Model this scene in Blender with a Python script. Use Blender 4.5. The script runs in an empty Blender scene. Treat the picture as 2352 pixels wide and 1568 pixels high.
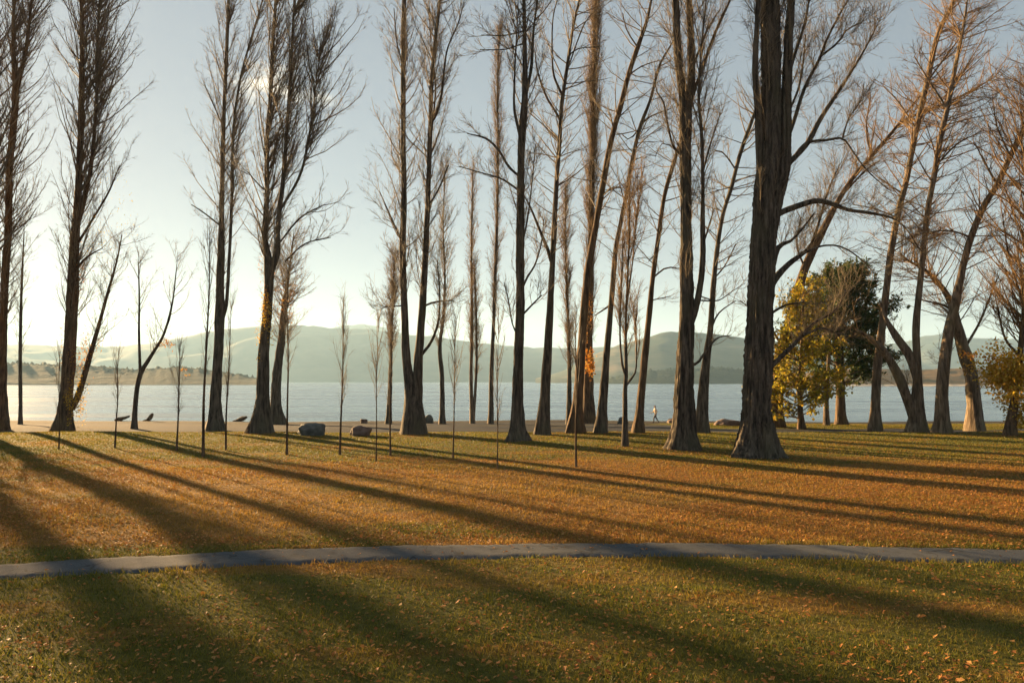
import bpy, bmesh, math, random
import numpy as np
from mathutils import Vector, noise as mnoise

# ------------------------------------------------------------------ camera, sky, sun, exposure
R = math.radians
scene = bpy.context.scene
random.seed(7)
rng = np.random.default_rng(11)
C = scene.collection

CAM_H = 3.3                      # a seat in a tall vehicle above the lawn
PITCH = R(3.32)
FOC = 1568.0                     # focal length in units of the 2352 wide layout drawing
CX, CY = 1176.0, 784.0
cd = bpy.data.cameras.new('camera'); cam = bpy.data.objects.new('camera', cd); C.objects.link(cam)
cd.lens = 24; cd.sensor_width = 36; cd.clip_start = 0.1; cd.clip_end = 40000
cam.location = (0, 0, CAM_H); cam.rotation_euler = (math.pi / 2 + PITCH, 0, 0)
scene.camera = cam

SUN_AZ = R(-43.5)                # measured from +Y, negative to the west side
SUN_EL = R(10.5)
SKY_STRENGTH = 0.05
SUN_STRENGTH = 5.0
EXPOSURE = 2.65
scene.view_settings.view_transform = 'Standard'
scene.view_settings.look = 'None'
scene.view_settings.gamma = 1.0
scene.view_settings.exposure = EXPOSURE
scene.view_settings.use_curve_mapping = False
try:
    scene.cycles.use_denoising = True
    scene.cycles.denoiser = 'OPENIMAGEDENOISE'
    scene.cycles.volume_bounces = 1
    scene.cycles.max_bounces = 6
    scene.cycles.transparent_max_bounces = 6
    scene.cycles.sample_clamp_indirect = 6
except Exception:
    pass

world = bpy.data.worlds.new('World'); scene.world = world; world.use_nodes = True
wt = world.node_tree; wn = wt.nodes; wl = wt.links
wn.clear()
w_out = wn.new('ShaderNodeOutputWorld'); w_bg = wn.new('ShaderNodeBackground')
w_sky = wn.new('ShaderNodeTexSky'); w_sky.sky_type = 'NISHITA'; w_sky.sun_disc = False
w_sky.sun_elevation = SUN_EL; w_sky.sun_rotation = SUN_AZ
w_sky.altitude = 300; w_sky.air_density = 0.7; w_sky.dust_density = 0.3; w_sky.ozone_density = 0.6
w_bg.inputs['Strength'].default_value = SKY_STRENGTH
def sky_dir(px, py):
    u = (px - CX) / FOC; v = (CY - py) / FOC
    return Vector((u, math.cos(PITCH) - v * math.sin(PITCH), math.sin(PITCH) + v * math.cos(PITCH))).normalized()
# one small bright cloud bank: a soft patch of the sky round its own direction, broken by noise
def cloud(prev, px, py, wx, wz, bright, seed):
    d = sky_dir(px, py)
    geo = wn.new('ShaderNodeTexCoord')
    sub = wn.new('ShaderNodeVectorMath'); sub.operation = 'SUBTRACT'; sub.inputs[1].default_value = d
    wl.new(geo.outputs['Generated'], sub.inputs[0])
    mp = wn.new('ShaderNodeMapping'); mp.inputs['Scale'].default_value = (1 / wx, 1 / wx, 1 / wz)
    wl.new(sub.outputs[0], mp.inputs['Vector'])
    ln = wn.new('ShaderNodeVectorMath'); ln.operation = 'LENGTH'; wl.new(mp.outputs[0], ln.inputs[0])
    nz = wn.new('ShaderNodeTexNoise'); nz.inputs['Scale'].default_value = 26; nz.inputs['Detail'].default_value = 5
    nmap = wn.new('ShaderNodeMapping'); nmap.inputs['Scale'].default_value = (1, 1, 2.2); nmap.inputs['Location'].default_value = (seed, 0, 0)
    wl.new(geo.outputs['Generated'], nmap.inputs['Vector']); wl.new(nmap.outputs[0], nz.inputs['Vector'])
    ma = wn.new('ShaderNodeMath'); ma.operation = 'MULTIPLY_ADD'; ma.inputs[1].default_value = 1.5; wl.new(nz.outputs['Fac'], ma.inputs[0]); 
    sb = wn.new('ShaderNodeMath'); sb.operation = 'MULTIPLY'; sb.inputs[1].default_value = -1.0; wl.new(ln.outputs['Value'], sb.inputs[0])
    wl.new(sb.outputs[0], ma.inputs[2])
    mr = wn.new('ShaderNodeMapRange'); mr.interpolation_type = 'SMOOTHSTEP'
    mr.inputs['From Min'].default_value = 0.0; mr.inputs['From Max'].default_value = 0.75; mr.inputs['To Max'].default_value = 0.85
    wl.new(ma.outputs[0], mr.inputs['Value'])
    mx = wn.new('ShaderNodeMix'); mx.data_type = 'RGBA'
    wl.new(mr.outputs[0], mx.inputs[0]); wl.new(prev, mx.inputs[6]); mx.inputs[7].default_value = bright
    return mx.outputs[2]
# a thin high veil evens the sky out: lower contrast between the sunward and the far side
SKY_GAMMA = 0.38
w_gam = wn.new('ShaderNodeGamma'); w_gam.inputs['Gamma'].default_value = SKY_GAMMA; wl.new(w_sky.outputs[0], w_gam.inputs['Color'])
w_tint = wn.new('ShaderNodeMix'); w_tint.data_type = 'RGBA'; w_tint.blend_type = 'MULTIPLY'; w_tint.inputs[0].default_value = 1.0
wl.new(w_gam.outputs[0], w_tint.inputs[6]); w_tint.inputs[7].default_value = (0.83, 0.842, 0.915, 1)
sky_out = w_tint.outputs[2]
sky_out = cloud(sky_out, 600, 195, 0.085, 0.034, (5.6, 4.9, 3.8, 1), 1.3)
sky_out = cloud(sky_out, 735, 228, 0.05, 0.014, (3.4, 3.2, 2.8, 1), 4.1)
wl.new(sky_out, w_bg.inputs['Color']); wl.new(w_bg.outputs[0], w_out.inputs['Surface'])

sd = bpy.data.lights.new('sun', 'SUN'); sun = bpy.data.objects.new('sun', sd); C.objects.link(sun)
sd.energy = SUN_STRENGTH; sd.angle = R(0.6); sd.color = (1.0, 0.64, 0.30)
S_TO = Vector((math.sin(SUN_AZ) * math.cos(SUN_EL), math.cos(SUN_AZ) * math.cos(SUN_EL), math.sin(SUN_EL)))
sun.rotation_euler = S_TO.to_track_quat('Z', 'Y').to_euler(); sun.location = (-40, 40, 60)

# ------------------------------------------------------------------ layout helpers
def ray(px, py):
    u = (px - CX) / FOC; v = (CY - py) / FOC
    return np.array([u, math.cos(PITCH) - v * math.sin(PITCH), math.sin(PITCH) + v * math.cos(PITCH)])
def at(px, py, d):
    r = ray(px, py); k = d / r[1]
    return np.array([r[0] * k, d, CAM_H + r[2] * k])
def sstep(a, b, x):
    t = np.clip((x - a) / (b - a), 0, 1); return t * t * (3 - 2 * t)
WATER_Z = -1.0
def shore_y(x):
    return 72 + 1.2 * np.sin(x * 0.11 + 1) + 0.6 * np.sin(x * 0.31) - 0.02 * np.abs(x)
def gz(x, y):
    x = np.asarray(x, float); y = np.asarray(y, float)
    und = 0.05 * np.sin(x * 0.21 + 0.4) * np.cos(y * 0.17) + 0.03 * np.sin(x * 0.53 + y * 0.37)
    und = und * sstep(9, 16, y) * (1 - sstep(60, 70, y)) * (1 - sstep(90, 160, np.abs(x)))
    bump = 0.10 * sstep(26, 40, y) * (1 - sstep(41, 47, y))
    right = sstep(4, 14, x)
    drop = -(0.45 * sstep(43, 49, y) * (1 - 0.55 * right))
    sh = shore_y(x)
    beach = -(0.55 + 0.25 * right) * sstep(52, 1.0 * sh + 1.5, y) - 2.6 * sstep(sh, sh + 45, y)
    return und + bump + drop + beach
def depth_at(px, py):
    d = 30.0
    for _ in range(60):
        r = ray(px, py); x = r[0] / r[1] * d
        want = (CAM_H - float(gz(x, d))) / (-r[2] / r[1])
        d = 0.5 * d + 0.5 * want
    return d

# ------------------------------------------------------------------ mesh helpers
def mesh_obj(name, verts, faces_list, mats, parent=None, smooth=True, kind=None):
    """faces_list: list of int arrays (n,k); one mesh object"""
    me = bpy.data.meshes.new(name)
    verts = np.asarray(verts, np.float32)
    me.vertices.add(len(verts)); me.vertices.foreach_set('co', verts.ravel())
    loops = np.concatenate([np.asarray(f, np.int32).ravel() for f in faces_list])
    sizes = np.concatenate([np.full(len(f), np.asarray(f).shape[1], np.int32) for f in faces_list])
    starts = np.concatenate([[0], np.cumsum(sizes)[:-1]]).astype(np.int32)
    me.loops.add(len(loops)); me.loops.foreach_set('vertex_index', loops)
    me.polygons.add(len(sizes)); me.polygons.foreach_set('loop_start', starts)
    try: me.polygons.foreach_set('loop_total', sizes)
    except Exception: pass
    me.polygons.foreach_set('use_smooth', np.full(len(sizes), smooth))
    me.update(calc_edges=True)
    for m in (mats if isinstance(mats, (list, tuple)) else [mats]): me.materials.append(m)
    o = bpy.data.objects.new(name, me); C.objects.link(o)
    if parent is not None: o.parent = parent
    if kind: o['kind'] = kind
    return o
def empty(name, loc, label, cat, group=None):
    o = bpy.data.objects.new(name, None); C.objects.link(o); o.location = loc
    o['label'] = label; o['category'] = cat
    if group: o['group'] = group
    return o
def tag(o, label, cat, group=None):
    o['label'] = label; o['category'] = cat
    if group: o['group'] = group
    return o
def unit(a): return a / np.maximum(np.linalg.norm(a, axis=-1, keepdims=True), 1e-9)

def tubes(P, Rd, S):
    """P (N,K,3), Rd (N,K) -> verts, quads"""
    N, K, _ = P.shape
    T = np.empty_like(P); T[:, 1:-1] = P[:, 2:] - P[:, :-2]; T[:, 0] = P[:, 1] - P[:, 0]; T[:, -1] = P[:, -1] - P[:, -2]
    T = unit(T)
    ref = np.array([0.31, 0.93, 0.17])
    A = unit(np.cross(T, ref)); B = np.cross(T, A)
    ph = np.arange(S) * 2 * np.pi / S
    V = P[:, :, None, :] + Rd[:, :, None, None] * (np.cos(ph)[None, None, :, None] * A[:, :, None, :] + np.sin(ph)[None, None, :, None] * B[:, :, None, :])
    idx = np.arange(N * K * S).reshape(N, K, S)
    a = idx[:, :-1]; b = idx[:, 1:]
    q = np.stack([a, np.roll(a, -1, 2), np.roll(b, -1, 2), b], -1).reshape(-1, 4)
    return V.reshape(-1, 3), q
def merge(parts):
    vs, fs, n = [], [], 0
    for v, f in parts:
        vs.append(v); fs.append(f + n); n += len(v)
    return np.concatenate(vs), fs

def spline(pts, n):
    """Catmull-Rom through rows of pts (any width) resampled to n rows evenly by index length"""
    pts = np.asarray(pts, float); k = len(pts)
    if k == 2:
        t = np.linspace(0, 1, n)[:, None]; return pts[0] * (1 - t) + pts[1] * t
    seg = np.linalg.norm(np.diff(pts[:, :3], axis=0), axis=1); cum = np.concatenate([[0], np.cumsum(seg)])
    s = np.linspace(0, cum[-1], n)
    i = np.clip(np.searchsorted(cum, s, side='right') - 1, 0, k - 2)
    t = ((s - cum[i]) / np.maximum(seg[i], 1e-9))[:, None]
    p0 = pts[np.maximum(i - 1, 0)]; p1 = pts[i]; p2 = pts[i + 1]; p3 = pts[np.minimum(i + 2, k - 1)]
    # tangents scaled to the segment length keep uneven spacing tame
    def dist(a, b): return np.maximum(np.linalg.norm(a[:, :3] - b[:, :3], axis=1, keepdims=True), 1e-6)
    m1 = (p2 - p0) / (dist(p1, p0) * (i[:, None] > 0) + dist(p2, p1)) * dist(p2, p1)
    m2 = (p3 - p1) / (dist(p3, p2) * (i[:, None] < k - 2) + dist(p2, p1)) * dist(p2, p1)
    t2, t3 = t * t, t * t * t
    return (2 * t3 - 3 * t2 + 1) * p1 + (t3 - 2 * t2 + t) * m1 + (-2 * t3 + 3 * t2) * p2 + (t3 - t2) * m2

def spawn(P, count, t0, t1, L0, L1, ang0, ang1, up, K, jit, lenfn=None, bias=None, biasw=0.0, tpow=1.0):
    """grow `count` children along the parent polylines P (N,K0,3)"""
    N, K0, _ = P.shape
    plen = np.linalg.norm(np.diff(P, axis=1), axis=2).sum(1)
    w = plen / plen.sum()
    pi = rng.choice(N, count, p=w)
    t = t0 + (t1 - t0) * rng.random(count) ** tpow
    f = t * (K0 - 1); i = np.clip(f.astype(int), 0, K0 - 2); fr = (f - i)[:, None]
    p = P[pi, i] * (1 - fr) + P[pi, i + 1] * fr
    T = unit(P[pi, i + 1] - P[pi, i])
    q = rng.normal(size=(count, 3))
    if bias is not None: q = q + biasw * np.asarray(bias)[None, :]
    q = unit(q - (q * T).sum(1, keepdims=True) * T)
    a = rng.uniform(ang0, ang1, count)[:, None]
    d = unit(np.cos(a) * T + np.sin(a) * q)
    L = rng.uniform(L0, L1, count)
    if lenfn is not None: L = L * lenfn(t)
    out = np.empty((count, K, 3)); out[:, 0] = p
    for k in range(1, K):
        d = unit(d + np.array([0, 0, up]) + rng.normal(size=(count, 3)) * jit)
        out[:, k] = out[:, k - 1] + d * (L / (K - 1))[:, None]
    return out, L, t

def leaf_quads(pts, size, droop=0.0, aspect=0.75):
    n = len(pts)
    a = unit(rng.normal(size=(n, 3)) + np.array([0, 0, -droop])); b = unit(np.cross(a, rng.normal(size=(n, 3))))
    s = (size * rng.uniform(0.6, 1.3, n))[:, None]
    v = np.stack([pts, pts + a * s * 0.5 + b * s * 0.5 * aspect, pts + a * s, pts + a * s * 0.5 - b * s * 0.5 * aspect], 1).reshape(-1, 3)
    return v, np.arange(n * 4).reshape(-1, 4)

# ------------------------------------------------------------------ materials
def new_mat(name):
    m = bpy.data.materials.new(name); m.use_nodes = True
    nt = m.node_tree; nt.nodes.clear()
    out = nt.nodes.new('ShaderNodeOutputMaterial'); b = nt.nodes.new('ShaderNodeBsdfPrincipled')
    nt.links.new(b.outputs[0], out.inputs['Surface'])
    return m, nt, b, out
def ramp(nt, fac, stops):
    r = nt.nodes.new('ShaderNodeValToRGB'); nt.links.new(fac, r.inputs[0])
    el = r.color_ramp.elements
    while len(el) < len(stops): el.new(0.5)
    for e, (p, c) in zip(el, stops): e.position = p; e.color = (*c, 1)
    return r.outputs[0]
def tex_noise(nt, scale, detail=4, mapping=(1, 1, 1), rough=0.55, coord='Object'):
    tc = nt.nodes.new('ShaderNodeTexCoord'); mp = nt.nodes.new('ShaderNodeMapping'); mp.inputs['Scale'].default_value = mapping
    nz = nt.nodes.new('ShaderNodeTexNoise'); nz.inputs['Scale'].default_value = scale; nz.inputs['Detail'].default_value = detail
    nz.inputs['Roughness'].default_value = rough
    nt.links.new(tc.outputs[coord], mp.inputs['Vector']); nt.links.new(mp.outputs[0], nz.inputs['Vector'])
    return nz.outputs['Fac']
def mixc(nt, fac, a, b, mode='MIX'):
    m = nt.nodes.new('ShaderNodeMix'); m.data_type = 'RGBA'; m.blend_type = mode
    for s, v in ((0, fac), (6, a), (7, b)):
        if isinstance(v, (float, int)): m.inputs[s].default_value = v
        elif isinstance(v, tuple): m.inputs[s].default_value = (*v, 1)
        else: nt.links.new(v, m.inputs[s])
    return m.outputs[2]
def bump(nt, b, h, strength, dist):
    n = nt.nodes.new('ShaderNodeBump'); n.inputs['Strength'].default_value = strength; n.inputs['Distance'].default_value = dist
    nt.links.new(h, n.inputs['Height']); nt.links.new(n.outputs[0], b.inputs['Normal'])

def bark_mat(name, dark, light, scale=1.0):
    m, nt, b, _ = new_mat(name)
    f = tex_noise(nt, 7 * scale, 7, (1, 1, 0.12), 0.65)
    g = tex_noise(nt, 0.7, 3, (1, 1, 0.5))
    c = ramp(nt, f, [(0.38, dark), (0.53, tuple(0.5 * (x + y) for x, y in zip(dark, light))), (0.66, light)])
    c = mixc(nt, ramp_fac(nt, g, 0.5, 0.75), c, tuple(x * 0.75 for x in (light[0] * 0.75, light[1] * 0.85, light[2] * 0.7)))
    nt.links.new(c, b.inputs['Base Color']); b.inputs['Roughness'].default_value = 0.95
    b.inputs['Specular IOR Level'].default_value = 0.2
    bump(nt, b, f, 1.0, 0.09)
    return m
def ramp_fac(nt, v, a, bb):
    r = nt.nodes.new('ShaderNodeMapRange'); r.inputs['From Min'].default_value = a; r.inputs['From Max'].default_value = bb
    nt.links.new(v, r.inputs['Value']); return r.outputs[0]
def island(nt):
    g = nt.nodes.new('ShaderNodeNewGeometry'); return g.outputs['Random Per Island']
def leaf_mat(name, stops, trans=0.45):
    m, nt, b, out = new_mat(name)
    c = ramp(nt, island(nt), stops)
    nt.links.new(c, b.inputs['Base Color']); b.inputs['Roughness'].default_value = 0.7
    b.inputs['Specular IOR Level'].default_value = 0.25
    t = nt.nodes.new('ShaderNodeBsdfTranslucent'); nt.links.new(c, t.inputs['Color'])
    mx = nt.nodes.new('ShaderNodeMixShader'); mx.inputs[0].default_value = trans
    nt.links.new(b.outputs[0], mx.inputs[1]); nt.links.new(t.outputs[0], mx.inputs[2]); nt.links.new(mx.outputs[0], out.inputs['Surface'])
    return m

M = {}
M['bark'] = bark_mat('poplar_bark', (0.022, 0.019, 0.014), (0.165, 0.135, 0.10))
M['bark_brown'] = bark_mat('brown_bark', (0.032, 0.023, 0.014), (0.20, 0.13, 0.075))
M['bark_pale'] = bark_mat('pale_bark', (0.06, 0.045, 0.03), (0.27, 0.205, 0.14))
def twig_mat(name, a, bb):
    m, nt, b, _ = new_mat(name)
    nt.links.new(ramp(nt, island(nt), [(0.0, a), (1.0, bb)]), b.inputs['Base Color'])
    b.inputs['Roughness'].default_value = 0.75; b.inputs['Specular IOR Level'].default_value = 0.3
    return m
M['twig'] = twig_mat('twig_grey_brown', (0.09, 0.075, 0.05), (0.22, 0.17, 0.105))
M['twig_red'] = twig_mat('twig_red_brown', (0.11, 0.065, 0.026), (0.25, 0.155, 0.06))
M['leaf_yellow'] = leaf_mat('yellow_leaves', [(0.0, (0.36, 0.19, 0.02)), (0.5, (0.55, 0.33, 0.03)), (1.0, (0.42, 0.34, 0.04))])
M['leaf_orange'] = leaf_mat('orange_leaves', [(0.0, (0.34, 0.12, 0.02)), (0.5, (0.48, 0.22, 0.04)), (1.0, (0.42, 0.30, 0.05))])
M['leaf_lime'] = leaf_mat('yellow_green_leaves', [(0.0, (0.17, 0.19, 0.02)), (0.55, (0.40, 0.33, 0.03)), (1.0, (0.46, 0.28, 0.03))])
M['needles'] = leaf_mat('evergreen_needles', [(0.0, (0.022, 0.055, 0.022)), (0.6, (0.05, 0.095, 0.026)), (1.0, (0.14, 0.15, 0.03))], 0.25)

# ------------------------------------------------------------------ setting: ground, path, drive, lake
m, nt, b, _ = new_mat('lawn_with_leaf_litter')
big = tex_noise(nt, 0.55, 5, (0.28, 1.0, 1))
def litter_belt(nt, v):
    g = nt.nodes.new('ShaderNodeNewGeometry'); sp = nt.nodes.new('ShaderNodeSeparateXYZ'); nt.links.new(g.outputs['Position'], sp.inputs[0])
    fc = nt.nodes.new('ShaderNodeFloatCurve'); sc = nt.nodes.new('ShaderNodeMath'); sc.operation = 'DIVIDE'; sc.inputs[1].default_value = 60.0
    nt.links.new(sp.outputs['Y'], sc.inputs[0]); nt.links.new(sc.outputs[0], fc.inputs['Value'])
    cv = fc.mapping.curves[0]; cv.points[0].location = (0, 0.42); cv.points[1].location = (1, 0.34)
    for p_ in ((0.2, 0.42), (0.25, 0.60), (0.40, 0.62), (0.52, 0.42), (0.7, 0.36)): cv.points.new(*p_)
    fc.mapping.update()
    a_ = nt.nodes.new('ShaderNodeMath'); a_.operation = 'ADD'; nt.links.new(v, a_.inputs[0]); nt.links.new(fc.outputs[0], a_.inputs[1])
    s_ = nt.nodes.new('ShaderNodeMath'); s_.operation = 'SUBTRACT'; s_.inputs[1].default_value = 0.5; nt.links.new(a_.outputs[0], s_.inputs[0])
    return s_.outputs[0]
big = litter_belt(nt, big)
fine = tex_noise(nt, 9, 6, (0.6, 1, 1), 0.7)
grit = tex_noise(nt, 60, 3)
green = ramp(nt, fine, [(0.3, (0.06, 0.07, 0.010)), (0.7, (0.15, 0.14, 0.022))])
brown = ramp(nt, fine, [(0.3, (0.17, 0.08, 0.018)), (0.7, (0.38, 0.19, 0.045))])
c = mixc(nt, ramp_fac(nt, big, 0.40, 0.60), green, brown)
c = mixc(nt, ramp_fac(nt, grit, 0.35, 0.75), c, (0.07, 0.05, 0.02))
nt.links.new(c, b.inputs['Base Color']); b.inputs['Roughness'].default_value = 1.0; b.inputs['Specular IOR Level'].default_value = 0.1
bump(nt, b, fine, 0.7, 0.06)
M['lawn'] = m

def axis(spec):
    out = []
    for a, bb, st in spec: out += list(np.arange(a, bb, st))
    return np.array(out + [spec[-1][1]], float)
gx = axis([(-6000, -600, 600), (-600, -120, 40), (-120, -50, 5), (-50, 50, 0.8), (50, 120, 5), (120, 600, 40), (600, 6000, 600)])
gy = axis([(-400, -40, 40), (-40, 0, 5), (0, 80, 0.8), (80, 140, 5), (140, 600, 50), (600, 7000, 800)])
X, Y = np.meshgrid(gx, gy, indexing='ij')
V = np.stack([X, Y, gz(X, Y)], -1).reshape(-1, 3)
idx = np.arange(len(V)).reshape(X.shape)
F = np.stack([idx[:-1, :-1], idx[1:, :-1], idx[1:, 1:], idx[:-1, 1:]], -1).reshape(-1, 4)
mesh_obj('ground', V, [F], M['lawn'], kind='structure')

def ribbon(name, xs, y0, y1, lift, mat, nrow, edge=0.0):
    """sheet over the terrain between y0(x) and y1(x)"""
    rows = []
    for k in range(nrow):
        t = k / (nrow - 1)
        y = y0 * (1 - t) + y1 * t
        rows.append(np.stack([xs, y, gz(xs, y) + lift], -1))
    G = np.stack(rows, 1)
    if edge:
        G[:, 0, 2] -= edge; G[:, -1, 2] -= edge
    idx = np.arange(G.shape[0] * nrow).reshape(G.shape[0], nrow)
    F = np.stack([idx[:-1, :-1], idx[1:, :-1], idx[1:, 1:], idx[:-1, 1:]], -1).reshape(-1, 4)
    return mesh_obj(name, G.reshape(-1, 3), [F], mat, kind='structure')

m, nt, b, _ = new_mat('asphalt_path')
a = tex_noise(nt, 45, 5); a2 = tex_noise(nt, 0.6, 4)
c = ramp(nt, a, [(0.3, (0.05, 0.056, 0.062)), (0.7, (0.10, 0.108, 0.115))])
c = mixc(nt, ramp_fac(nt, a2, 0.45, 0.7), c, (0.085, 0.088, 0.085))
st = tex_noise(nt, 2.3, 6, (1, 1, 1), 0.7); c = mixc(nt, ramp_fac(nt, st, 0.52, 0.68), c, (0.045, 0.047, 0.047))
vo = nt.nodes.new('ShaderNodeTexVoronoi'); vo.feature = 'DISTANCE_TO_EDGE'; vo.inputs['Scale'].default_value = 0.28
tcv = nt.nodes.new('ShaderNodeTexCoord'); dn = nt.nodes.new('ShaderNodeTexNoise'); dn.inputs['Scale'].default_value = 2.0; dn.inputs['Detail'].default_value = 4
vm = nt.nodes.new('ShaderNodeVectorMath'); vm.operation = 'ADD'; nt.links.new(tcv.outputs['Object'], dn.inputs['Vector']); nt.links.new(tcv.outputs['Object'], vm.inputs[0]); nt.links.new(dn.outputs['Color'], vm.inputs[1]); nt.links.new(vm.outputs[0], vo.inputs['Vector'])
c = mixc(nt, ramp_fac(nt, vo.outputs['Distance'], 0.007, 0.001), c, (0.035, 0.036, 0.034))
nt.links.new(c, b.inputs['Base Color']); b.inputs['Roughness'].default_value = 0.95; b.inputs['Specular IOR Level'].default_value = 0.12; bump(nt, b, a, 0.5, 0.01)
M['asphalt'] = m
path_px = [(-500, 1325, 1368), (0, 1295, 1332), (200, 1285, 1322), (400, 1274, 1311), (600, 1264, 1301), (800, 1254, 1290), (1000, 1250, 1285),
           (1200, 1248, 1281), (1400, 1246, 1278), (1600, 1247, 1279), (1800, 1250, 1283), (2000, 1255, 1289), (2200, 1259, 1293), (2352, 1262, 1296), (2900, 1270, 1306)]
far, near = [], []
for px, yt, yb in path_px:
    for lst, yy in ((far, yt), (near, yb)):
        d = depth_at(px, yy); lst.append(((px - CX) / FOC * d * (1 + 0.0), d))
far = np.array(far); near = np.array(near)
pxs = np.linspace(-24, 24, 640)
path_far = np.interp(pxs, far[:, 0], far[:, 1]); path_near = np.interp(pxs, near[:, 0], near[:, 1])
def smooth(a, n=9):
    p = np.pad(a, n, mode='edge'); return np.convolve(p, np.ones(2 * n + 1) / (2 * n + 1), 'same')[n:-n]
path_far, path_near = smooth(path_far, 28), smooth(path_near, 28)
wob = 0.03 * np.sin(pxs * 2.3) + 0.02 * np.sin(pxs * 5.1) + 0.018 * np.sin(pxs * 13.7 + 2 * np.sin(pxs)) + rng.normal(size=len(pxs)) * 0.012
path_far = path_far + wob; path_near = path_near - wob[::-1]
ribbon('footpath', pxs, path_near, path_far, 0.035, M['asphalt'], 9, 0.05)
def on_path(x, y, pad=0.0):
    return (y > np.interp(x, pxs, path_near) - pad) & (y < np.interp(x, pxs, path_far) + pad)

m, nt, b, _ = new_mat('gravel_drive')
a = tex_noise(nt, 22, 6); a2 = tex_noise(nt, 0.35, 5, (0.5, 1, 1))
c = ramp(nt, a, [(0.3, (0.028, 0.032, 0.036)), (0.7, (0.062, 0.067, 0.072))])
c = mixc(nt, ramp_fac(nt, a2, 0.5, 0.72), c, (0.075, 0.065, 0.035))
nt.links.new(c, b.inputs['Base Color']); b.inputs['Roughness'].default_value = 1.0; b.inputs['Specular IOR Level'].default_value = 0.05; bump(nt, b, a, 0.8, 0.03)
M['gravel'] = m
gxs = np.linspace(-110, 110, 330)
def gravel_near(x): return 45.6 - 1.0 * sstep(-8, 6, x) - 0.5 * sstep(4, 14, x) + 0.35 * np.sin(x * 0.6) + 0.2 * np.sin(x * 1.7 + 1)
def gravel_far(x): return (shore_y(x) - 1.0) * (1 - sstep(6, 15, x)) + (50.0 + 0.4 * np.sin(x * 0.7)) * sstep(6, 15, x)
ribbon('gravel_drive', gxs, gravel_near(gxs), gravel_far(gxs), 0.012, M['gravel'], 24)
m, nt, b, _ = new_mat('shore_sand')
a = tex_noise(nt, 14, 6)
nt.links.new(ramp(nt, a, [(0.3, (0.035, 0.032, 0.025)), (0.7, (0.085, 0.074, 0.056))]), b.inputs['Base Color']); b.inputs['Roughness'].default_value = 1.0; b.inputs['Specular IOR Level'].default_value = 0.05
bump(nt, b, a, 0.6, 0.04)
M['sand'] = m
ribbon('beach', gxs, gravel_far(gxs) * (1 - sstep(6, 15, gxs)) + (66.5 + 0.6 * np.sin(gxs * 0.5)) * sstep(6, 15, gxs) - 0.3, shore_y(gxs) + 6, 0.026, M['sand'], 14)

m, nt, b, _ = new_mat('lake_water')
w1 = tex_noise(nt, 0.9, 4, (0.35, 1.4, 1), 0.6); w2 = tex_noise(nt, 0.05, 4, (0.25, 1.6, 1)); w3 = tex_noise(nt, 5.0, 3, (0.5, 1.2, 1))
ad = nt.nodes.new('ShaderNodeMath'); ad.operation = 'MULTIPLY_ADD'; ad.inputs[1].default_value = 0.25
nt.links.new(w3, ad.inputs[0]); nt.links.new(w1, ad.inputs[2])
b.inputs['Base Color'].default_value = (0.07, 0.12, 0.17, 1); b.inputs['IOR'].default_value = 1.33
rr = ramp_fac(nt, w2, 0.35, 0.7)
r2 = nt.nodes.new('ShaderNodeMapRange'); r2.inputs['To Min'].default_value = 0.16; r2.inputs['To Max'].default_value = 0.34; nt.links.new(rr, r2.inputs['Value'])
nt.links.new(r2.outputs[0], b.inputs['Roughness'])
bump(nt, b, ad.outputs[0], 0.8, 0.14)
M['water'] = m
lx = axis([(-6000, -600, 600), (-600, 600, 60), (600, 6000, 600)]); ly = axis([(64, 100, 6), (100, 600, 50), (600, 7000, 800)])
X, Y = np.meshgrid(lx, ly, indexing='ij'); V = np.stack([X, Y, np.full_like(X, WATER_Z)], -1).reshape(-1, 3)
idx = np.arange(len(V)).reshape(X.shape)
F = np.stack([idx[:-1, :-1], idx[1:, :-1], idx[1:, 1:], idx[:-1, 1:]], -1).reshape(-1, 4)
mesh_obj('lake', V, [F], M['water'], kind='structure')

# ------------------------------------------------------------------ hills across the lake
def hill_mat(name, stops, scale, sand=False, map3=(1, 1, 1)):
    m, nt, b, _ = new_mat(name)
    f = tex_noise(nt, scale, 7, map3, 0.62)
    c = ramp(nt, f, stops)
    if sand:
        g = nt.nodes.new('ShaderNodeNewGeometry'); sp = nt.nodes.new('ShaderNodeSeparateXYZ'); nt.links.new(g.outputs['Position'], sp.inputs[0])
        c = mixc(nt, ramp_fac(nt, sp.outputs['Z'], 1.0, 0.2), c, (0.55, 0.47, 0.36))
    nt.links.new(c, b.inputs['Base Color']); b.inputs['Roughness'].default_value = 1.0; b.inputs['Specular IOR Level'].default_value = 0.05
    bump(nt, b, f, 0.7, 8.0)
    return m
M['hill_far'] = hill_mat('hazy_ridge', [(0.35, (0.025, 0.042, 0.035)), (0.5, (0.05, 0.065, 0.05)), (0.68, (0.10, 0.10, 0.07))], 0.004)
M['hill_tan'] = hill_mat('tussock_hill', [(0.36, (0.025, 0.042, 0.026)), (0.52, (0.055, 0.065, 0.04)), (0.62, (0.17, 0.13, 0.075))], 0.006, map3=(0.5, 0.5, 3.0))
M['wood'] = hill_mat('wooded_headland', [(0.35, (0.014, 0.024, 0.011)), (0.6, (0.03, 0.042, 0.018)), (0.75, (0.06, 0.055, 0.022))], 0.03)
M['field'] = hill_mat('dry_grass_headland', [(0.35, (0.05, 0.045, 0.022)), (0.5, (0.13, 0.085, 0.04)), (0.7, (0.20, 0.13, 0.06))], 0.02, sand=True)
M['olive'] = hill_mat('olive_headland', [(0.35, (0.014, 0.02, 0.010)), (0.6, (0.034, 0.038, 0.017)), (0.75, (0.065, 0.05, 0.022))], 0.05)

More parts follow.
